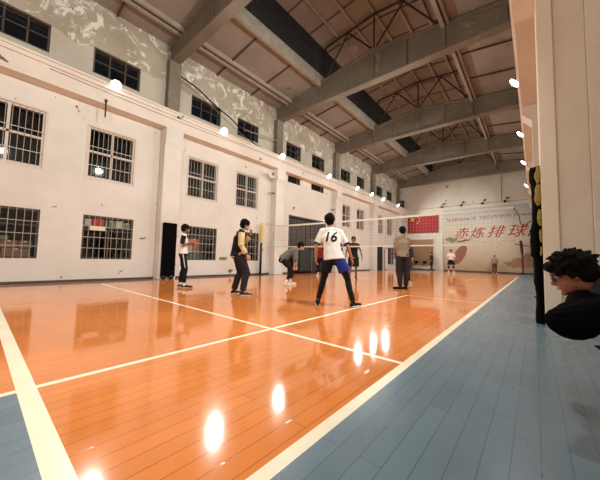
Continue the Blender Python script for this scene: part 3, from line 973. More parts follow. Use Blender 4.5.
# ------------------------------------------------------------------ far wall: flag, board, banner
def star(bm, cx, cz, r, rot, y0, y1):
    pts = []
    for k in range(10):
        a = rot + PI / 2 + k * PI / 5
        q = r if k % 2 == 0 else r * 0.382
        pts.append((cx + q * math.cos(a), cz + q * math.sin(a)))
    c = bm.verts.new((cx, y0, cz))
    vv = [bm.verts.new((p[0], y0, p[1])) for p in pts]
    for k in range(10): bm.faces.new((c, vv[k], vv[(k + 1) % 10]))
t = thing('flag', 'red flag with five gold stars hanging on the far wall', 'flag', (-8.29, YF - 0.06, 4.5))
fw_, fh_ = 2.86, 1.84
bm = NB(); bx(bm, -fw_ / 2, fw_ / 2, 0, 0.02, -fh_ / 2, fh_ / 2)
obj('cloth', bm, MT['red'], t)
bm = NB()
u = fw_ / 30
star(bm, -fw_ / 2 + 5 * u, fh_ / 2 - 5 * u, 3.2 * u, 0, -0.006, 0)
for gx, gz, ro in ((10, 2, 0.4), (12, 4, 0.8), (12, 7, 0.1), (10, 9, 0.6)):
    star(bm, -fw_ / 2 + gx * u, fh_ / 2 - gz * u, 1.2 * u, ro, -0.006, 0)
obj('gold_stars', bm, MT['gold'], t)

t = thing('brown_board', 'large brown board below the red flag with a paler rail', 'board', (-8.4, YF - 0.05, 0.45))
bm = NB(); bx(bm, -1.05, 1.05, 0, 0.05, 0, 1.85)
obj('panel', bm, MT['board'], t)
bm = NB(); bx(bm, -1.05, 1.05, 0, 0.05, 1.98, 2.48)
obj('upper_panel', bm, mat('brown_board_upper', (150, 118, 84), 0.6), t)
bm = NB(); bx(bm, -1.07, 1.07, -0.03, 0.05, 1.86, 1.97)
obj('rail', bm, MT['tape'], t)
struct(box_obj('trim_far_pilaster', (-7.15, -6.5, YF - 0.12, YF, 0, 3.1), MT['wall_far'], bevel=0.01))

def banner_material():
    m = bpy.data.materials.new('banner_print')
    m.use_nodes = True
    nt = m.node_tree
    b = nt.nodes['Principled BSDF']
    b.inputs['Roughness'].default_value = 0.6
    tc = nt.nodes.new('ShaderNodeTexCoord')
    sp = nt.nodes.new('ShaderNodeSeparateXYZ')
    nt.links.new(tc.outputs['Object'], sp.inputs[0])
    n = nt.nodes.new('ShaderNodeTexNoise')
    n.inputs['Scale'].default_value = 0.9
    n.inputs['Detail'].default_value = 8
    nt.links.new(tc.outputs['Object'], n.inputs['Vector'])
    a = nt.nodes.new('ShaderNodeMath'); a.operation = 'MULTIPLY_ADD'
    nt.links.new(n.outputs['Fac'], a.inputs[0]); a.inputs[1].default_value = 1.4
    nt.links.new(sp.outputs['Z'], a.inputs[2])
    x = nt.nodes.new('ShaderNodeMath'); x.operation = 'MULTIPLY_ADD'
    nt.links.new(sp.outputs['X'], x.inputs[0]); x.inputs[1].default_value = 0.12
    nt.links.new(a.outputs[0], x.inputs[2])
    mr = nt.nodes.new('ShaderNodeMapRange')
    mr.inputs['From Min'].default_value = -0.3
    mr.inputs['From Max'].default_value = 6.8
    nt.links.new(x.outputs[0], mr.inputs['Value'])
    r = nt.nodes.new('ShaderNodeValToRGB')
    els = r.color_ramp.elements
    els[0].position = 0.0; els[0].color = lin((150, 116, 84))
    els[1].position = 1.0; els[1].color = lin((150, 172, 176))
    for p, c in ((0.15, (174, 150, 122)), (0.4, (196, 182, 158)), (0.62, (206, 196, 178)), (0.82, (188, 192, 184))):
        e = els.new(p); e.color = lin(c)
    nt.links.new(mr.outputs[0], r.inputs['Fac'])
    nt.links.new(r.outputs['Color'], b.inputs['Base Color'])
    return m
def text_bm(s, size, shear=0.0, bold=0.0):
    cu_ = bpy.data.curves.new('lettering', 'FONT')
    cu_.body = s
    cu_.size = size
    cu_.shear = shear
    cu_.offset = bold
    cu_.align_x = 'CENTER'
    cu_.resolution_u = 3
    o = bpy.data.objects.new('lettering', cu_)
    COL.objects.link(o)
    dg = bpy.context.evaluated_depsgraph_get()
    me = bpy.data.meshes.new_from_object(o.evaluated_get(dg))
    bpy.data.objects.remove(o)
    bm = NB()
    bm.from_mesh(me)
    bpy.data.meshes.remove(me)
    return bm
def banner():
    bw, bh = 7.3, 5.5
    cx = -2.75
    t = thing('wall_banner', 'wide printed banner with red calligraphy on the far wall', 'banner', (cx, YF - 0.04, 0.12))
    x0 = -6.45 - cx
    bm = NB(); bx(bm, x0, bw / 2, 0, 0.025, 0, bh)
    obj('sheet', bm, banner_material(), t)
    red = mat('banner_red_ink', (182, 52, 58), 0.6)
    # four large brush characters
    for ch, xx, zz, s in (('赤', -2.28, 2.95, 1.0), ('炼', -1.1, 2.92, 1.0), ('排', 0.22, 2.95, 1.08), ('球', 1.6, 2.95, 1.12)):
        bm = text_bm(ch, s, 0.35, 0.004)
        bmesh.ops.scale(bm, vec=(1.08, 1, 1), verts=bm.verts[:])
        ex = bmesh.ops.extrude_face_region(bm, geom=bm.faces[:])
        for v in ex['geom']:
            if isinstance(v, bmesh.types.BMVert): v.co.z += 0.006
        for v in bm.verts: v.co = V((v.co.x + xx, -0.008 + v.co.z, v.co.y + zz))
        obj('calligraphy_character', bm, red, t)
    # row of small red lettering, too fine to read: broken brush strokes
    bm = NB()
    rnd = random.Random(3)
    x = x0 + 0.25
    while x < bw / 2 - 0.2:
        z = 4.42 + 0.02 * (x - x0)
        if not (-1.1 < x < -0.92) and not (1.25 < x < 1.45):
            for k in range(5):
                dx, dz = rnd.uniform(0, 0.15), rnd.uniform(0, 0.24)
                if rnd.random() < 0.5: bx(bm, x + dx * 0.3, x + dx * 0.3 + 0.13, -0.004, 0, z + dz, z + dz + 0.03)
                else: bx(bm, x + dx, x + dx + 0.028, -0.004, 0, z, z + 0.1 + dz * 0.6)
        x += 0.2
    obj('small_lettering', bm, mat('banner_pink_ink', (196, 84, 88), 0.6), t)['kind'] = 'stuff'
    # printed figures: green and dark sweep, big brown oval, ochre shapes along the bottom
    def blob(name, cxx, cz, rx, rz, ang, m_, jag=0.15, seed=0, n=36):
        bm = NB()
        vv = []
        for k in range(n):
            a = 2 * PI * k / n
            q = 1 + jag * noise.noise(V((math.cos(a) * 2 + seed, math.sin(a) * 2, seed)))
            px, pz = rx * q * math.cos(a), rz * q * math.sin(a)
            vv.append(bm.verts.new((cxx + px * math.cos(ang) - pz * math.sin(ang), -0.003 - 0.0005 * seed, cz + px * math.sin(ang) + pz * math.cos(ang))))
        bm.faces.new(vv)
        obj(name, bm, m_, t)
    blob('green_print', -3.05, 2.72, 0.5, 0.22, -0.1, mat('banner_green', (112, 132, 98), 0.6), 0.9, 3)
    blob('dark_print', -2.05, 2.62, 0.6, 0.08, 0.2, mat('banner_dark', (92, 82, 72), 0.6), 0.9, 7)
    blob('brown_print', -2.4, 1.35, 0.42, 0.95, -0.5, mat('banner_brown', (140, 92, 70), 0.6), 0.1, 1)
    blob('ochre_print', 1.9, 0.75, 0.95, 0.42, 0.1, mat('banner_ochre', (158, 118, 88), 0.6), 0.5, 12)
    blob('ochre_print', 2.3, 1.15, 0.25, 0.4, 0.2, mat('banner_ochre', (150, 112, 84), 0.6), 0.5, 17)
    bm = NB()
    rnd = random.Random(9)
    for k in range(70):
        xx = rnd.gauss(0.2, 1.1)
        zz = 2.25 + rnd.gauss(0, 0.3)
        if abs(xx) < 3.3:
            s = rnd.uniform(0.02, 0.06)
            bx(bm, xx, xx + s, -0.002, 0, zz, zz + s)
    obj('splash_print', bm, mat('banner_splash', (170, 96, 84), 0.6), t)['kind'] = 'stuff'
banner()
# wires and little lamps strung across the far wall
cable('far_wall_wire', 'thin wire strung level across the far wall above the banner', [(-10.2, YF - 0.1, 5.95), (-7, YF - 0.1, 5.93), (-4, YF - 0.1, 5.97), (0.9, YF - 0.1, 5.9)], 0.012, MT['grey_steel'])
cable('far_wall_drop_wire', 'thin dark wire dropping down the far wall from the roof', [(-2.0, YF - 0.07, 8.2), (-2.0, YF - 0.07, 7.2), (-2.0, YF - 0.07, 5.98)], 0.014, MT['black'])
for k, (x, lb) in enumerate(((-6.5, 'above the left edge of the banner'), (-4.9, 'above the first red characters'), (-3.3, 'above the middle of the banner'), (-1.75, 'below the drop wire'))):
    t = thing('hanging_clip', 'small dark double clip on the far wall wire ' + lb, 'clip', (x, YF - 0.1, 5.95), 0, 'clips on the far wall wire')
    bm = NB(); tube(bm, [(0, -0.02, 0.05), (0.12, -0.02, 0.2)], [0.02, 0.02], seg=6); ell(bm, (0.14, -0.02, 0.26), (0.09, 0.07, 0.07), seg=10)
    obj('upper_cup', bm, MT['black'], t, smooth=True)
    bm = NB(); ell(bm, (-0.04, -0.02, -0.02), (0.10, 0.08, 0.09), seg=10)
    obj('lower_cup', bm, MT['black'], t, smooth=True)
# dark red pole and folded mat at the far wall
t = thing('spare_pole', 'dark red pole with a padded top standing before the banner right edge', 'pole', (-0.72, 27.6, 0))
bm = NB(); lathe(bm, [(0.25, 0), (0.25, 0.04), (0.06, 0.08)], (0, 0, 0), (0, 0, 1), 18)
obj('base', bm, MT['black_metal'], t)
bm = NB(); tube(bm, [(0, 0, 0.06), (-0.02, 0, 2.0)], [0.05, 0.05], seg=10)
obj('tube', bm, mat('dark_red_paint', (66, 30, 30), 0.5), t, smooth=True)
bm = NB(); tube(bm, [(-0.02, 0, 1.6), (-0.06, 0, 2.2), (-0.1, 0, 2.55)], [0.08, 0.1, 0.09], seg=10)
obj('top_pad', bm, mat('dark_brown_pad', (52, 34, 32), 0.7), t, smooth=True)
t = thing('gym_mat', 'dark maroon gym mat standing on edge left of the brown board', 'mat', (-9.35, 27.3, 0))
bm = NB(); bx(bm, -0.32, 0.32, -0.12, 0.0, 0, 1.85)
obj('front_layer', bm, mat('maroon_vinyl', (74, 54, 60), 0.6, var=0.1), t, bevel=0.03)
bm = NB(); bx(bm, -0.32, 0.32, 0.005, 0.12, 0, 1.83)
obj('rear_layer', bm, mat('maroon_vinyl_dark', (60, 46, 52), 0.6), t, bevel=0.03)
def chair(x, y, rz, label):
    t = thing('folding_chair', label, 'chair', (x, y, 0), rz, 'small chairs below the brown board')
    bm = NB(); bx(bm, -0.2, 0.2, -0.2, 0.2, 0.42, 0.45)
    obj('seat', bm, MT['black'], t, bevel=0.008)
    bm = NB(); bx(bm, -0.2, 0.2, 0.19, 0.21, 0.6, 0.85)
    obj('backrest', bm, MT['black'], t, bevel=0.006)
    for sx in (-1, 1):
        for sy in (-1, 1):
            bm = NB(); tube(bm, [(sx * 0.19, sy * 0.19, 0.01), (sx * 0.19, sy * 0.19, 0.42 if sy < 0 else 0.83)], [0.012, 0.012], seg=6)
            obj('leg', bm, MT['grey_steel'], t)
chair(-8.7, 27.4, 0.1, 'left of two low dark chairs below the brown board')
chair(-8.0, 27.45, -0.15, 'right of two low dark chairs below the brown board')

# ------------------------------------------------------------------ black padding on the near pillar
def near_pad():
    t = thing('pillar_pad', 'ragged black padding on the edge of the big near pillar', 'pad', (0.02, 5.45, 0))
    bm = NB()
    n = 44
    pr = None
    for i in range(n + 1):
        z = 0.0 + 2.27 * i / n
        q = noise.noise(V((z * 3.1, 1.7, 0)))
        q2 = noise.noise(V((z * 9.0, 4.0, 2)))
        xl = -0.035 - 0.018 * q - 0.012 * q2 - (0.025 if 0.95 < z < 1.35 else 0) - (0.02 if z > 2.1 else 0) + (0.02 if z < 0.55 else 0)
        xr = 0.066
        ring = [bm.verts.new(p) for p in ((xl, -0.16 + 0.01 * q2, z), (xr - 0.01, -0.235, z), (xr, -0.2, z), (xr, 0.28, z), (xl, 0.28 + 0.02 * q, z), (xl - 0.012, 0.05, z))]
        if pr:
            for j in range(6): bm.faces.new((pr[j], pr[(j + 1) % 6], ring[(j + 1) % 6], ring[j]))
        else: bm.faces.new(ring[::-1])
        pr = ring
    bm.faces.new(pr)
    c = obj('cover', bm, MT['black'], t, smooth=True)
    rnd = random.Random(4)
    for z0, z1, w in ((2.02, 2.24, 0.045), (1.70, 1.98, 0.05), (1.40, 1.62, 0.035), (1.16, 1.34, 0.02), (0.97, 1.09, 0.018)):
        bm = NB()
        pts, rr = [], []
        for k in range(6):
            q = k / 5
            pts.append((0.060 - w * 0.4 + rnd.uniform(-0.006, 0.006), -0.228, z0 + (z1 - z0) * q))
            rr.append((w * (0.5 + 0.5 * math.sin(PI * q)) * rnd.uniform(0.75, 1.1), 0.02))
        tube(bm, pts, rr, side=(1, 0, 0), seg=10, caps=1)
        obj('torn_foam', bm, MT['foam'], t, smooth=True)
    bm = NB()
    tube(bm, [(-0.02, -0.1, 1.28), (-0.07, -0.12, 1.29), (-0.085, -0.12, 1.27)], [0.008, 0.008, 0.011], seg=6)
    obj('buckle_strap', bm, MT['black_metal'], t)
near_pad()

# ------------------------------------------------------------------ people
SKIN = mat('skin', (186, 134, 106), 0.55, var=0.05, scale=12)
SKIN_DARK = mat('tanned_skin', (122, 82, 62), 0.55, var=0.05, scale=12)
HAIR = mat('black_hair', (13, 11, 11), 0.85, var=0.3, scale=40, bump=0.4, bscale=90, spec=0.12)
EYE = mat('eye_dark', (26, 18, 14), 0.3)
EYEW = mat('eye_white', (215, 205, 195), 0.4)
LIP = mat('lip', (150, 88, 76), 0.5)
SOLE = mat('white_sole', (222, 214, 204), 0.6)
def cloth(name, rgb, var=0.1): return mat(name, rgb, 0.85, var=var, scale=6, bump=0.25, bscale=18, spec=0.2)
BLACKC = cloth('black_cloth', (22, 22, 24))
WHITEC = cloth('white_cloth', (222, 218, 212), 0.04)

def solid(bm, voxel, smooth=3, wrinkle=0.0, wscale=9.0, seed=0.0):
    """fuse overlapping closed shapes into one continuous surface"""
    bmesh.ops.recalc_face_normals(bm, faces=bm.faces[:])
    me = bpy.data.meshes.new('tmp')
    bm.to_mesh(me)
    bm.free()
    o = bpy.data.objects.new('tmp', me)
    COL.objects.link(o)
    r = o.modifiers.new('r', 'REMESH')
    r.mode = 'VOXEL'
    r.voxel_size = voxel
    if smooth:
        s = o.modifiers.new('s', 'SMOOTH')
        s.factor = 0.5
        s.iterations = smooth
    dg = bpy.context.evaluated_depsgraph_get()
    out = bpy.data.meshes.new_from_object(o.evaluated_get(dg))
    bpy.data.objects.remove(o)
    bpy.data.meshes.remove(me)
    if wrinkle:
        ns = [v.normal.copy() for v in out.vertices]
        for v, n_ in zip(out.vertices, ns):
            v.co += n_ * wrinkle * (noise.noise(v.co * wscale + V((seed, seed, 0))) + 0.4 * noise.noise(v.co * wscale * 2.3 + V((0, seed, seed))))
    return out

BASE = dict(pel=(0, 0, .93), wai=(0, .0, 1.08), che=(0, .0, 1.28), nec=(0, 0, 1.45), hed=(0, .03, 1.60),
            shL=(-.175, 0, 1.40), shR=(.175, 0, 1.40), elL=(-.24, -.02, 1.12), elR=(.24, -.02, 1.12), wrL=(-.26, .06, .88), wrR=(.26, .06, .88),
            hiL=(-.095, 0, .90), hiR=(.095, 0, .90), knL=(-.11, .02, .49), knR=(.11, .02, .49), anL=(-.12, -.03, .09), anR=(.12, -.03, .09),
            toL=(-.15, .15, .03), toR=(.15, .15, .03), look=(0, 1, 0))

class Person:
    def __init__(s, label, loc, rz, height=1.72, pose=None, skin=SKIN, voxel=0.011, build=1.0, name='person', group=None):
        s.J = {k: V(v) for k, v in BASE.items()}
        for k, v in (pose or {}).items(): s.J[k] = V(v)
        s.vx, s.k, s.skin, s.b = voxel, height / 1.72, skin, build
        s.root = thing(name, label, 'person', loc, rz, group)
        s.root.scale = (s.k,) * 3
        s.side = (s.J['shR'] - s.J['shL']).normalized()
        s.hside = (s.J['hiR'] - s.J['hiL']).normalized()
        s.seed = sum(map(ord, label)) % 50
        s.n = 0
        f = s.J['look'].normalized()
        r = f.cross(V((0, 0, 1)))
        if r.length < 0.05: r = s.side
        r.normalize()
        s.HR = Matrix((r, f, r.cross(f))).transposed()
        s.body_()
    def H(s, x, y, z): return s.J['hed'] + s.HR @ V((x, y, z))
    def body_(s):
        J, b = s.J, s.b
        bm = NB()
        tube(bm, [J['pel'], J['wai'], J['che'], J['nec'].lerp(J['che'], 0.35)], [(.15 * b, .10 * b), (.132 * b, .092 * b), (.152 * b, .105 * b), (.11 * b, .075 * b)], s.side, 14)
        tube(bm, [J['shL'], J['nec'].lerp(J['che'], .25), J['shR']], [.052, (.07, .07), .052], None, 12)
        tube(bm, [J['nec'].lerp(J['che'], .2), J['nec'], s.H(0, -.015, -.06)], [.062, .053, .053], None, 12)
        # skull, jaw, face
        ell(bm, s.H(0, -.01, .025), (.073, .092, .093), s.HR)
        ell(bm, s.H(0, .028, -.045), (.055, .062, .062), s.HR)
        tube(bm, [s.H(0, .085, .015), s.H(0, .104, -.018), s.H(0, .09, -.03)], [.010, .014, .012], None, 8)
        tube(bm, [s.H(-.035, .078, .03), s.H(0, .086, .034), s.H(.035, .078, .03)], [.009, .01, .009], None, 8)
        ell(bm, s.H(0, .075, -.088), (.024, .02, .018), s.HR, 10)
        for q in (-1, 1):
            ell(bm, s.H(q * .076, -.005, -.005), (.010, .02, .032), s.HR, 10)
        for q in 'LR':
            sh, el, wr = J['sh' + q], J['el' + q], J['wr' + q]
            tube(bm, [sh, sh.lerp(el, .5), el, el.lerp(wr, .3), wr], [.050 * b, .043 * b, .036 * b, .037 * b, .026], None, 10)
            s.hand(bm, q)
            hi, kn, an, to = J['hi' + q], J['kn' + q], J['an' + q], J['to' + q]
            back = -(to - an); back.z = 0; back.normalize()
            tube(bm, [hi, hi.lerp(kn, .5), kn, kn.lerp(an, .3) + back * .015, an], [.082 * b, .066 * b, .050 * b, .050 * b, .034], None, 12)
            tube(bm, [an, an.lerp(to, .4) - V((0, 0, .02)), to + V((0, 0, .01))], [.034, (.034, .026), (.034, .02)], None, 10)
        s.body = obj('body', solid(bm, s.vx), s.skin, s.root, smooth=True)
    def hand(s, bm, q):
        J = s.J
        wr, el = J['wr' + q], J['el' + q]
        d = J.get('ha' + q)
        d = V(d).normalized() if d else (wr - el).normalized()
        n = J.get('hn' + q)
        n = V(n) if n else V((-1 if q == 'R' else 1, 0, 0))       # palm normal, towards the body
        n = (n - d * n.dot(d)).normalized()
        w = d.cross(n) * (1 if q == 'R' else -1)                     # towards the thumb side
        if q == 'R': w = -w
        w = w.normalized()
        if w.y < 0 and abs(w.y) > .3: w = -w
        pc = wr + d * .05
        tube(bm, [wr + d * .005, pc, wr + d * .088], [(.026, .017), (.038, .014), (.038, .013)], w, 10)
        for i, (off, L_) in enumerate(((.030, .070), (.010, .078), (-.010, .072), (-.030, .056))):
            p = wr + d * .085 + w * off
            d2 = (d * .9 + n * .35 + w * off * 2).normalized()
            d3 = (d * .6 + n * .75).normalized()
            tube(bm, [p, p + d2 * L_ * .5, p + d2 * L_ * .5 + d3 * L_ * .5], [.0105, .0095, .008], None, 6, 2)
        p = wr + d * .03 + w * .028
        d2 = (d * .65 + w * .6 + n * .35).normalized()
        tube(bm, [p, p + d2 * .035, p + d2 * .04 + (d * .9 + n * .3).normalized() * .028], [.014, .011, .009], None, 6, 2)
    def face(s):
        for q in (-1, 1):
            bm = NB(); ell(bm, s.H(q * .031, .070, .008), (.015, .012, .008), s.HR, 10)
            e = obj('eye', bm, EYEW, s.root, smooth=True)
            bm = NB(); ell(bm, s.H(q * .031, .078, .008), (.007, .006, .007), s.HR, 8)
            obj('iris', bm, EYE, e, smooth=True)
            bm = NB(); tube(bm, [s.H(q * .016, .087, .032), s.H(q * .045, .078, .034)], [.005, .004], None, 6)
            obj('eyebrow', bm, HAIR, s.root, smooth=True)
        bm = NB(); tube(bm, [s.H(-.022, .080, -.058), s.H(0, .092, -.055), s.H(.022, .080, -.058)], [.005, .008, .005], None, 8)
        obj('mouth', bm, LIP, s.root, smooth=True)
        return s
    def hair(s, m_=HAIR, vol=1.0, fringe=0.0, name='hair'):
        bm = NB()
        vol *= 1.07
        ell(bm, s.H(0, -.022, .045), (.083 * vol, .098 * vol, .090 * vol), s.HR)
        ell(bm, s.H(0, -.05, -.005), (.074 * vol, .066 * vol, .072 * vol), s.HR)
        for q in (-1, 1): ell(bm, s.H(q * .066, -.012, .02), (.018, .03, .045), s.HR, 12)
        if fringe: ell(bm, s.H(0, .058, .062), (.062, .032, .03 + fringe), s.HR, 14)
        obj(name, solid(bm, min(s.vx, .01), 1, .014, 26, s.seed), m_, s.root, smooth=True)
        return s
    def top(s, m_, sleeve=0.5, loose=.018, hem=0.02, sleeve_m=None, name='shirt', arms='LR', neck=0.35, cuff=None, collar=None, fat=1.0, extra=None):
        """shirt or jacket: torso plus sleeves that reach the fraction `sleeve` of each arm"""
        J, b = s.J, s.b * fat
        down = (J['pel'] - J['wai']).normalized()
        bm = NB()
        tube(bm, [J['pel'] + down * hem, J['pel'], J['wai'], J['che'], J['nec'].lerp(J['che'], neck)],
             [(.172 * b + loose, .126 * b + loose), (.163 * b + loose, .117 * b + loose), (.142 * b + loose, .1 * b + loose), (.156 * b + loose, .110 * b + loose), (.118 * b, .080 * b)], s.side, 18, 0)
        tube(bm, [J['shL'], J['nec'].lerp(J['che'], .22), J['shR']], [.052 + loose * .35, (.078, .076), .052 + loose * .35], None, 12)
        if extra: extra(bm)
        sls = []
        cuffs = []
        for q in arms:
            sh, el, wr = J['sh' + q], J['el' + q], J['wr' + q]
            sl = NB() if sleeve_m else bm
            if sleeve_m: sls.append(sl)
            lu, lf = (el - sh).length, (wr - el).length
            t = sleeve * (lu + lf)
            if t <= lu:
                end = sh.lerp(el, t / lu)
                tube(sl, [sh, end], [.056 + loose * .7, .050 + loose * .8], None, 12, 0)
                cuffs.append((sh, end, .047 + loose * .8))
            else:
                end = el.lerp(wr, (t - lu) / lf)
                tube(sl, [sh, sh.lerp(el, .5), el, el.lerp(end, .5), end], [.056 + loose * .7, .048 + loose, .042 + loose, .038 + loose, .030 + loose * .7], None, 12, 0)
                cuffs.append((el, end, .031 + loose * .75))
        o = obj(name, solid(bm, s.vx, 9, .006, 8, s.seed), m_, s.root, smooth=True)
        for sl in sls: obj('sleeve', solid(sl, s.vx, 2, .006, 12, s.seed), sleeve_m, o, smooth=True)
        if cuff:
            for a, e, r in cuffs:
                d = (e - a).normalized()
                bm = NB(); tube(bm, [e - d * .018, e + d * .006], [r + .004, r + .003], None, 14, 0)
                obj('cuff', bm, cuff, s.root, smooth=True)
        if collar:
            bm = NB()
            n0 = J['nec']
            ax = (s.H(0, -.015, -.06) - n0).normalized()
            lathe(bm, [(.068, -.02), (.074, 0), (.072, .035), (.062, .035), (.06, 0)], n0 - ax * .01, ax, 18)
            obj('collar', bm, collar, s.root, smooth=True)
        s.shirt = o
        return o
    def bottom(s, m_, length=1.0, loose=.014, name='trousers', legs='LR', m2=None):
        """trousers or shorts reaching the fraction `length` of each leg"""
        J, b = s.J, s.b
        parts = []
        bm = NB()
        up = (J['wai'] - J['pel'])
        tube(bm, [J['pel'] + up * .45, J['pel'], (J['hiL'] + J['hiR']) / 2 - up.normalized() * .02], [(.142 * b + loose, .1 * b + loose), (.158 * b + loose, .112 * b + loose), (.15 * b + loose, .105 * b + loose)], s.hside, 16, 0)
        ell(bm, (J['hiL'] + J['hiR']) / 2 - up.normalized() * .035, (.10 * b + loose, .10 * b + loose, .075))
        for q in legs:
            hi, kn, an = J['hi' + q], J['kn' + q], J['an' + q]
            a, c = (kn - hi).length, (an - kn).length
            t = length * (a + c)
            if t <= a:
                end = hi.lerp(kn, t / a)
                tube(bm, [hi, end], [.086 * b + loose, .076 * b + loose * 1.5], None, 14, 0)
            else:
                end = kn.lerp(an, (t - a) / c)
                bk = -(s.J['to' + q] - an); bk.z = 0; bk.normalize()
                tube(bm, [hi, hi.lerp(kn, .5), kn, kn.lerp(an, .3) + bk * .015, end], [.086 * b + loose, .070 * b + loose, .054 * b + loose, .053 * b + loose * .9, .040 * b + loose * .9], None, 14, 0)
        o = obj(name, solid(bm, s.vx, 2, .006, 9, s.seed + 3), m_, s.root, smooth=True)
        s.pants = o
        return o
    def shoes(s, m_, sole=SOLE, sock=None):
        for q in 'LR':
            an, to = s.J['an' + q], s.J['to' + q]
            d = to - an; dz = d.z; d.z = 0; d.normalize()
            w = V((-d.y, d.x, 0))
            heel = V((an.x, an.y, min(an.z - .045, .045))) - d * .035
            tip = V((to.x, to.y, max(to.z, .03)))
            if an.z > .16: heel = an - V((0, 0, .045)) - d * .03
            mid = heel.lerp(tip, .55) + V((0, 0, .008))
            bm = NB()
            tube(bm, [heel, mid, tip], [(.036, .036), (.044, .034), (.040, .026)], w, 12, 2)
            tube(bm, [heel + V((0, 0, .01)) + d * .03, an + V((0, 0, -.005))], [.042, .040], None, 12, 1)
            u = obj('shoe', solid(bm, min(s.vx, .009), 2), m_, s.root, smooth=True)
            bm = NB()
            dn = V((0, 0, -.028))
            tube(bm, [heel + dn, mid + dn - V((0, 0, .002)), tip + dn * .7], [(.040, .013), (.047, .013), (.042, .012)], w, 14, 2)
            obj('sole', bm, sole, u, smooth=True)
            if sock:
                up = (s.J['kn' + q] - an).normalized()
                bm = NB(); tube(bm, [an - up * .02, an + up * .07], [.042, .041], None, 12, 1)
                obj('sock', bm, sock, s.root, smooth=True)
        return s
    def stripe(s, q, m_, off=.075, w=.012):
        """side stripe down a trouser leg"""
        hi, kn, an = s.J['hi' + q], s.J['kn' + q], s.J['an' + q]
        sd = s.hside * (1 if q == 'R' else -1)
        bm = NB()
        tube(bm, [hi + sd * (.086 + .014), hi.lerp(kn, .5) + sd * (.070 + .015), kn.lerp(hi, .15) + sd * (.057 + .015)], [(w, .006)] * 3, V((0, 1, 0)), 8, 1)
        obj('side_stripe', bm, m_, s.pants, smooth=True)
    def print_on(s, target, bm, origin, right, up, direction, m_, name, lift=.004):
        """lay flat lettering on the cloth: every point is cast onto the surface"""
        o0, r_, u_, d_ = V(origin), V(right).normalized(), V(up).normalized(), V(direction).normalized()
        for ax, k in ((V((1, 0, 0)), 0), (V((0, 1, 0)), 1)):
            lo = min(v.co[k] for v in bm.verts); hi = max(v.co[k] for v in bm.verts)
            q = lo
            while q < hi:
                q += .02
                bmesh.ops.bisect_plane(bm, geom=bm.verts[:] + bm.edges[:] + bm.faces[:], plane_co=ax * q, plane_no=ax)
        me = target.data
        bv = BVHTree.FromPolygons([v.co.copy() for v in me.vertices], [tuple(p.vertices) for p in me.polygons])
        for v in bm.verts:
            p = o0 + r_ * v.co.x + u_ * v.co.y
            h, n_, _, _ = bv.ray_cast(p - d_ * .6, d_, 1.2)
            v.co = (h - d_ * lift) if h else p
        return obj(name, bm, m_, target)

def face_dir(dx, dy):
    """rotation that turns local +Y towards the world direction (dx, dy)"""
    return math.atan2(-dx, dy)

# --- player with number 16, seen from behind, legs apart
def jersey_player():
    p = Person('person from behind in a white jersey numbered 16, legs wide apart in black leggings', (-2.78, 4.29, 0), face_dir(-.50, .87), 1.76,
               dict(pel=(-.03, -.05, .86), wai=(-.05, -.03, 1.02), che=(-.08, .02, 1.21), nec=(-.10, .06, 1.37), hed=(-.13, .10, 1.53),
                    shL=(-.24, .04, 1.34), shR=(.05, .04, 1.32), elL=(-.36, .02, 1.06), elR=(.21, .0, 1.05), wrL=(-.37, .13, .84), wrR=(.28, .12, .84),
                    hiL=(-.12, -.05, .82), hiR=(.07, -.05, .82), knL=(-.22, .05, .46), knR=(.22, .03, .46), anL=(-.30, -.05, .10), anR=(.31, -.03, .10),
                    toL=(-.33, .13, .03), toR=(.43, .13, .03), look=(-.1, .98, .12), hnL=(1, .2, 0), hnR=(-1, .2, 0)), voxel=.009, build=.9)
    p.face().hair(vol=1.06)
    p.bottom(BLACKC, .985, .009, 'leggings')
    shorts = p.bottom(cloth('black_shorts', (22, 23, 34)), .29, .024, 'shorts')
    # bright blue right half of the shorts
    blue = cloth('blue_shorts', (42, 54, 148))
    shorts.data.materials.append(blue)
    for f in shorts.data.polygons:
        c = f.center
        if c.x > -.005 - (c.z - .84) * .25: f.material_index = 1
    sh = p.top(WHITEC, .47, .022, .05, fat=1.13, cuff=cloth('dark_cuff', (48, 40, 44)))
    red = cloth('blue_trim', (52, 62, 140))
    bm = text_bm('16', .25, .12, .006)
    for v in bm.verts: v.co.x *= .95
    p.print_on(sh, bm, (-.10, -.3, 1.135), (1, 0, 0), (.06, 0, 1), (0, 1, 0), cloth('black_print', (24, 24, 26)), 'number_print', .006)
    # small line of lettering above the number, too fine to read
    bm = NB()
    for k in range(6):
        x = -.10 + k * .036
        for a, b, c, d in ((0, .018, 0, .004), (0, .004, 0, .02), (.006, .018, .016, .020)):
            if (k + int(a * 500)) % 4 == 3: continue
            vv = [bm.verts.new(q) for q in ((x + a, c, 0), (x + b, c, 0), (x + b, d, 0), (x + a, d, 0))]
            bm.faces.new(vv)
    p.print_on(sh, bm, (-.085, -.3, 1.345), (1, 0, 0), (0, 0, 1), (0, 1, 0), cloth('grey_print', (90, 90, 104)), 'small_lettering', .006)
    sh.data.materials.append(red)
    for f in sh.data.polygons:
        c = f.center
        if c.x > .085 - (1.2 - c.z) * .05 and c.z < 1.20 and c.x < .15 and abs(f.normal.x) > .8: f.material_index = 1
    p.shoes(cloth('black_shoe', (24, 22, 24)))
jersey_player()

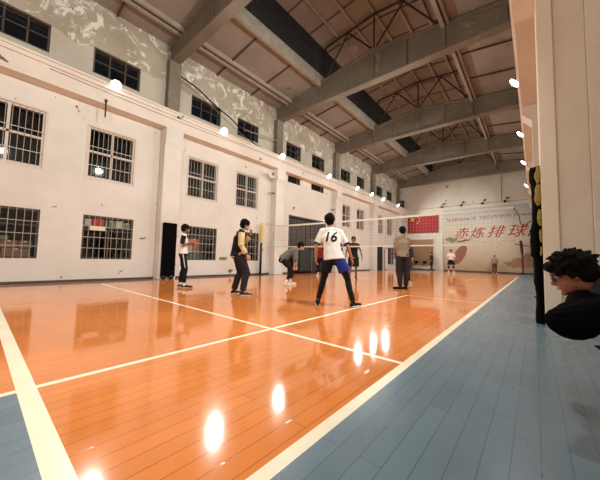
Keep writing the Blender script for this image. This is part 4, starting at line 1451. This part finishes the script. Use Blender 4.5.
# --- person in a varsity jacket
def varsity():
    p = Person('person in a black jacket with cream sleeves, one hand raised to the mouth', (-5.04, 3.83, 0), face_dir(.42, .91), 1.70,
               dict(pel=(-.03, -.04, .91), wai=(-.02, -.03, 1.07), che=(0, .0, 1.27), nec=(.01, .05, 1.44), hed=(.02, .12, 1.58),
                    shL=(-.17, .02, 1.39), shR=(.19, .0, 1.39), elL=(-.22, .17, 1.19), elR=(.24, -.01, 1.11), wrL=(-.08, .28, 1.38), wrR=(.24, .12, .90),
                    haL=(.35, -.05, .9), hnL=(.5, -.7, 0), anL=(-.22, -.04, .09), anR=(.15, .08, .09), knL=(-.15, .08, .49), knR=(.14, .16, .49),
                    toL=(-.25, .14, .03), toR=(.17, .26, .03), look=(.05, .96, -.18)), voxel=.009)
    p.face().hair(vol=1.07, fringe=.01)
    p.bottom(cloth('charcoal_trousers', (38, 38, 38)), .97, .030)
    sh = p.top(cloth('black_jacket', (20, 19, 20)), .95, .024, .05, sleeve_m=cloth('cream_sleeve', (206, 184, 138)), name='jacket', cuff=BLACKC, collar=BLACKC)
    # brush-like pale emblem on the back, too fine to read
    bm = NB()
    rnd = random.Random(5)
    for k in range(16):
        x, y = rnd.uniform(-.09, .07), rnd.uniform(-.09, .09)
        w, h = (.035, .006) if k % 2 else (.007, .03)
        vv = [bm.verts.new(q) for q in ((x, y, 0), (x + w, y + .008, 0), (x + w, y + h + .008, 0), (x, y + h, 0))]
        bm.faces.new(vv)
    p.print_on(sh, bm, (0, -.4, 1.24), (1, 0, 0), (0, 0, 1), (0, 1, 0), cloth('grey_embroidery', (112, 106, 98)), 'back_embroidery', .006)
    bm = NB()
    bm.faces.new([bm.verts.new(q) for q in ((-.04, 0, 0), (.05, 0, 0), (.05, .028, 0), (-.04, .03, 0))])
    p.print_on(p.pants, bm, (.06, -.4, .845), (1, 0, 0), (0, 0, 1), (0, 1, 0), WHITEC, 'white_patch', .012)
    p.shoes(cloth('dark_grey_shoe', (44, 42, 44)))
varsity()

# --- boy in white with dark arms
def boy():
    p = Person('boy in a white shirt and black striped trousers holding both hands forward by the window', (-7.07, 3.57, 0), face_dir(.47, .88), 1.66,
               dict(hed=(0, .04, 1.60), elL=(-.2, .0, 1.14), elR=(.22, -.04, 1.13), wrL=(-.10, .17, 1.20), wrR=(.12, .16, 1.22), haL=(.4, .7, .3), haR=(-.4, .7, .3),
                    anL=(-.16, -.05, .09), anR=(.12, .06, .09), toL=(-.18, .14, .03), toR=(.13, .26, .03), knR=(.12, .08, .49)), SKIN_DARK, .010, .88)
    p.face().hair(vol=1.07, fringe=.01)
    p.bottom(BLACKC, .93, .018)
    p.stripe('R', cloth('white_stripe', (206, 204, 204)))
    p.top(WHITEC, .40, .016, .0, sleeve_m=cloth('black_sleeve', (30, 26, 26)))
    p.shoes(cloth('dark_red_shoe', (58, 34, 34)), sock=WHITEC)
boy()

# --- bending person in grey
def bender():
    p = Person('person in a grey sweatshirt bending forward with hands on the knees', (-5.85, 6.42, 0), face_dir(.72, .69), 1.74,
               dict(pel=(0, -.22, .80), wai=(0, -.11, .91), che=(0, .07, 1.03), nec=(0, .22, 1.13), hed=(0, .335, 1.20),
                    shL=(-.17, .18, 1.08), shR=(.17, .16, 1.08), elL=(-.23, .20, .82), elR=(.22, .15, .82), wrL=(-.17, .20, .59), wrR=(.16, .12, .57),
                    hiL=(-.1, -.22, .77), hiR=(.1, -.22, .77), knL=(-.17, .12, .48), knR=(.15, .06, .46), anL=(-.19, .02, .09), anR=(.17, -.12, .09),
                    toL=(-.22, .2, .03), toR=(.2, .06, .03), look=(0, .97, -.2)), voxel=.011)
    p.face().hair(vol=1.05)
    p.bottom(BLACKC, .86, .016)
    p.top(cloth('grey_sweatshirt', (98, 98, 94)), .70, .030, .03, name='sweatshirt')
    p.shoes(cloth('cream_shoe', (212, 196, 172)), sock=WHITEC)
bender()

# --- player in black across the net
def black_player():
    p = Person('player in a black sleeveless jersey facing the camera beyond the net', (-5.80, 10.3, 0), face_dir(.42, -.9), 1.80,
               dict(elL=(-.29, .0, 1.13), elR=(.29, -.03, 1.13), wrL=(-.34, .1, .90), wrR=(.30, .12, .90), hed=(0, .06, 1.59),
                    anL=(-.10, -.08, .09), anR=(.15, .05, .09), toL=(-.14, .10, .03), toR=(.2, .24, .03)), SKIN_DARK, .012)
    p.face().hair(vol=1.06, fringe=.012)
    p.top(BLACKC, .08, .020, .03, name='jersey')
    sh = p.bottom(cloth('black_sport_shorts', (28, 26, 26)), .46, .030, 'shorts')
    bm = NB()
    for k in range(5):
        x = -.07 + k * .03
        bm.faces.new([bm.verts.new(q) for q in ((x, 0, 0), (x + .022, .003, 0), (x + .022, .022, 0), (x, .018, 0))])
    p.print_on(sh, bm, (.0, .4, .87), (-1, 0, 0), (0, 0, 1), (0, -1, 0), WHITEC, 'pale_print', .006)
    p.shoes(cloth('maroon_shoe', (62, 38, 40)), sock=cloth('dark_sock', (60, 52, 50)))
black_player()

# --- man in taupe jacket and person hidden behind him
p = Person('tall man from behind in a taupe jacket and dark trousers at the net', (-3.0, 8.26, 0), face_dir(-.7, .7), 1.86,
           dict(shL=(-.155, 0, 1.40), shR=(.155, 0, 1.40), elL=(-.185, .05, 1.12), elR=(.185, .06, 1.12), wrL=(-.16, .17, .92), wrR=(.14, .2, .93), anL=(-.08, -.02, .09), anR=(.10, .03, .09),
                toL=(-.2, .13, .03), toR=(.1, .21, .03), look=(.1, .97, .05)), voxel=.011, build=.92)
p.face().hair(vol=1.02)
p.bottom(cloth('dark_plum_trousers', (40, 34, 40)), .98, .028)
p.top(cloth('taupe_jacket', (134, 118, 100)), .93, .022, .04, name='jacket', collar=cloth('taupe_collar', (120, 104, 88)))
p.shoes(BLACKC, BLACKC)
p = Person('person in dark clothes mostly hidden behind the man in the taupe jacket', (-3.74, 10.45, 0), face_dir(.5, -.8), 1.80,
           dict(anL=(-.16, -.05, .09), toL=(-.24, .1, .03)), voxel=.014)
p.face().hair()
p.bottom(BLACKC, .97, .03)
p.top(cloth('dark_hoodie', (46, 38, 42)), .93, .034, .05, name='hoodie')
p.shoes(cloth('pale_shoe', (190, 170, 150)))

# --- person in red half hidden behind the number 16 player
p = Person('person in a dark red shirt and black trousers mostly hidden behind the white jersey', (-8.02, 11.02, 0), face_dir(.3, -.95), 1.66,
           dict(), voxel=.014)
p.face().hair()
p.bottom(BLACKC, .88, .018)
p.top(cloth('dark_red_shirt', (120, 34, 34)), .5, .024, .03)
p.shoes(cloth('white_shoe', (216, 200, 188)), sock=WHITEC)

# --- far people
p = Person('small far person in dark clothes beside the brown board', (-7.3, 27.45, 0), face_dir(-.8, -.6), 1.66,
           dict(anL=(-.1, .14, .09), toL=(-.12, .32, .03), anR=(.1, -.16, .09), toR=(.1, .0, .03), wrL=(-.24, .16, .95)), voxel=.016)
p.face().hair()
p.bottom(cloth('dark_trousers', (44, 40, 42)), .97, .02)
p.top(cloth('dark_coat', (50, 42, 42)), .93, .03, .12, name='coat')
p.shoes(BLACKC, BLACKC)
p = Person('far player in a pale pink shirt, black shorts and kneepads before the banner', (-4.66, 22.5, 0), face_dir(.1, -1), 1.72,
           dict(anL=(-.17, 0, .09), toL=(-.2, .17, .03), anR=(.17, 0, .09), toR=(.2, .17, .03), knL=(-.16, .08, .47), knR=(.16, .08, .47),
                elL=(-.27, .02, 1.14), elR=(.27, .02, 1.14), wrL=(-.2, .2, .98), wrR=(.2, .2, .98)), voxel=.014)
p.face().hair()
p.bottom(BLACKC, .34, .03, 'shorts')
p.top(cloth('pale_pink_shirt', (226, 204, 196), .05), .42, .014, .0)
for q in 'LR':
    kn = p.J['kn' + q]
    bm = NB(); tube(bm, [kn - V((0, 0, .07)), kn, kn + V((0, 0, .07))], [.055, .064, .058], None, 12, 1)
    obj('kneepad', bm, BLACKC, p.root, smooth=True)
p.shoes(WHITEC, sock=WHITEC)
p = Person('smallest far person in a grey top and brown trousers standing under the banner', (-2.52, 27.5, 0), face_dir(.3, -.9), 1.45, dict(), voxel=.016)
p.face().hair()
p.bottom(cloth('brown_trousers', (92, 64, 44)), .95, .03)
p.top(cloth('pale_grey_top', (150, 132, 116)), .9, .025, -.02)
p.shoes(cloth('orange_shoe', (190, 110, 80)))

# --- person leaning in at the right edge, on a low bench
def watcher():
    t = thing('low_bench', 'low wooden bench under the dark-clothed person at the right edge', 'bench', (0.83, 2.35, 0))
    bm = NB(); bx(bm, -.2, .2, -.5, .5, .25, .29)
    obj('seat', bm, mat('bench_wood', (120, 84, 56), 0.5, var=.15), t, bevel=.005)
    for sx in (-1, 1):
        for sy in (-1, 1):
            bm = NB(); bx(bm, sx * .17 - .02, sx * .17 + .02, sy * .45 - .02, sy * .45 + .02, 0, .25)
            obj('leg', bm, MT['black_metal'], t)
    J = dict(pel=(0, .02, .48), wai=(0, .18, .55), che=(0, .38, .62), nec=(0, .565, .69), hed=(-.02, .685, .790),
             shL=(-.19, .52, .62), shR=(.19, .52, .62), elL=(-.24, .745, .53), elR=(.22, .70, .50), wrL=(-.07, .62, .50), wrR=(.07, .62, .50),
             haL=(.5, .5, -.3), haR=(-.5, .5, -.3), hnL=(.2, 0, 1), hnR=(-.2, 0, 1),
             hiL=(-.1, .05, .45), hiR=(.1, .05, .45), knL=(-.19, .555, .405), knR=(.17, .48, .45), anL=(-.2, .22, .09), anR=(.18, .20, .09),
             toL=(-.22, .38, .03), toR=(.2, .37, .03), look=(.0, .88, -.40))
    p = Person('person with messy black hair, glasses and black jacket leaning in at the right edge', (0.85, 2.35, 0), PI / 2, 1.72, J, voxel=.006, skin=mat('warm_skin', (150, 94, 72), .5, var=.04, scale=12))
    p.face()
    # shaggy hair: fused skull cap plus tufts
    bm = NB()
    ell(bm, p.H(0, -.025, .050), (.092, .112, .092), p.HR)
    ell(bm, p.H(0, -.06, .0), (.082, .072, .078), p.HR)
    ell(bm, p.H(0, .062, .078), (.066, .045, .032), p.HR, 14)
    for q in (-1, 1): ell(bm, p.H(q * .074, -.012, .02), (.016, .042, .05), p.HR, 12)
    rnd = random.Random(11)
    for k in range(110):
        a, e = rnd.uniform(0, 2 * PI), rnd.uniform(-.15, 1.45)
        d = V((math.cos(a) * math.cos(e), math.sin(a) * math.cos(e), math.sin(e)))
        if d.y > .6 and d.z < .25: continue
        base = V((0, -.022, .045)) + V((d.x * .085, d.y * .104, d.z * .085))
        flow = (d + V((rnd.uniform(-.7, .7), .5 + rnd.uniform(-.6, .5), rnd.uniform(-.5, .2)))).normalized()
        tube(bm, [p.H(*base), p.H(*(base + flow * .018)), p.H(*(base + flow * .034 + V((0, 0, -.006))))], [.013, .009, .004], None, 6, 1)
    obj('hair', solid(bm, .0042, 1, .006, 40, 3), HAIR, p.root, smooth=True)
    # glasses
    g = mat('spectacle_frame', (28, 24, 24), .3)
    bm = NB()
    for q in (-1, 1):
        ring = [p.H(q * .033 + .026 * math.cos(a), .093 - abs(q * .033 + .026 * math.cos(a)) * .18, .004 + .020 * math.sin(a)) for a in [2 * PI * k / 16 for k in range(17)]]
        tube(bm, ring, [.0024] * 17, None, 6, 0)
        tube(bm, [p.H(q * .058, .083, .008), p.H(q * .074, .04, .012), p.H(q * .078, -.01, .008)], [.0024] * 3, None, 6, 0)
    tube(bm, [p.H(-.008, .094, .008), p.H(0, .098, .010), p.H(.008, .094, .008)], [.0022] * 3, None, 6, 0)
    gl = obj('glasses', bm, g, p.root, smooth=True)
    for q in (-1, 1):
        bm = NB(); lathe(bm, [(.024, -.0006), (.024, .0006)], p.H(q * .033, .089, .004), p.HR @ V((q * .15, 1, 0)), 18)
        obj('lens', bm, MT['glass'], gl)
    p.bottom(cloth('dark_blue_jeans', (34, 46, 66)), .95, .022)
    sh = p.top(mat('black_padded_jacket', (6, 6, 7), 0.9, var=0.1, scale=6, spec=0.05), .97, .046, .02, name='jacket', fat=1.12,
               extra=lambda b_: (ell(b_, (-.05, .62, .625), (.17, .10, .085)), ell(b_, (-.14, .66, .58), (.09, .11, .07))))
    # thick hood and collar behind the neck
    bm = NB()
    tube(bm, [p.J['nec'] + V((-.11, .03, -.01)), p.J['nec'] + V((-.085, -.02, .035)), p.J['nec'] + V((0, -.09, .085)), p.J['nec'] + V((.085, -.055, .055)), p.J['nec'] + V((.11, .03, -.01))], [.04, .062, .062, .062, .04], None, 12, 2)
    obj('hood', solid(bm, .007, 2, .005, 14, 2), cloth('dark_green_hood', (40, 42, 38)), sh, smooth=True)
    p.shoes(BLACKC)
    t = thing('phone', 'dark phone held low in both hands by the person at the right edge', 'phone', (0.17, 2.35, .50), 0)
    bm = NB(); bx(bm, -.035, .035, -.07, .07, 0, .008)
    obj('case', bm, MT['black_metal'], t, bevel=.003)
    bm = NB(); bx(bm, -.031, .031, -.064, .064, .0081, .0088)
    obj('screen', bm, mat('dark_screen', (14, 14, 18), .1), t)
watcher()
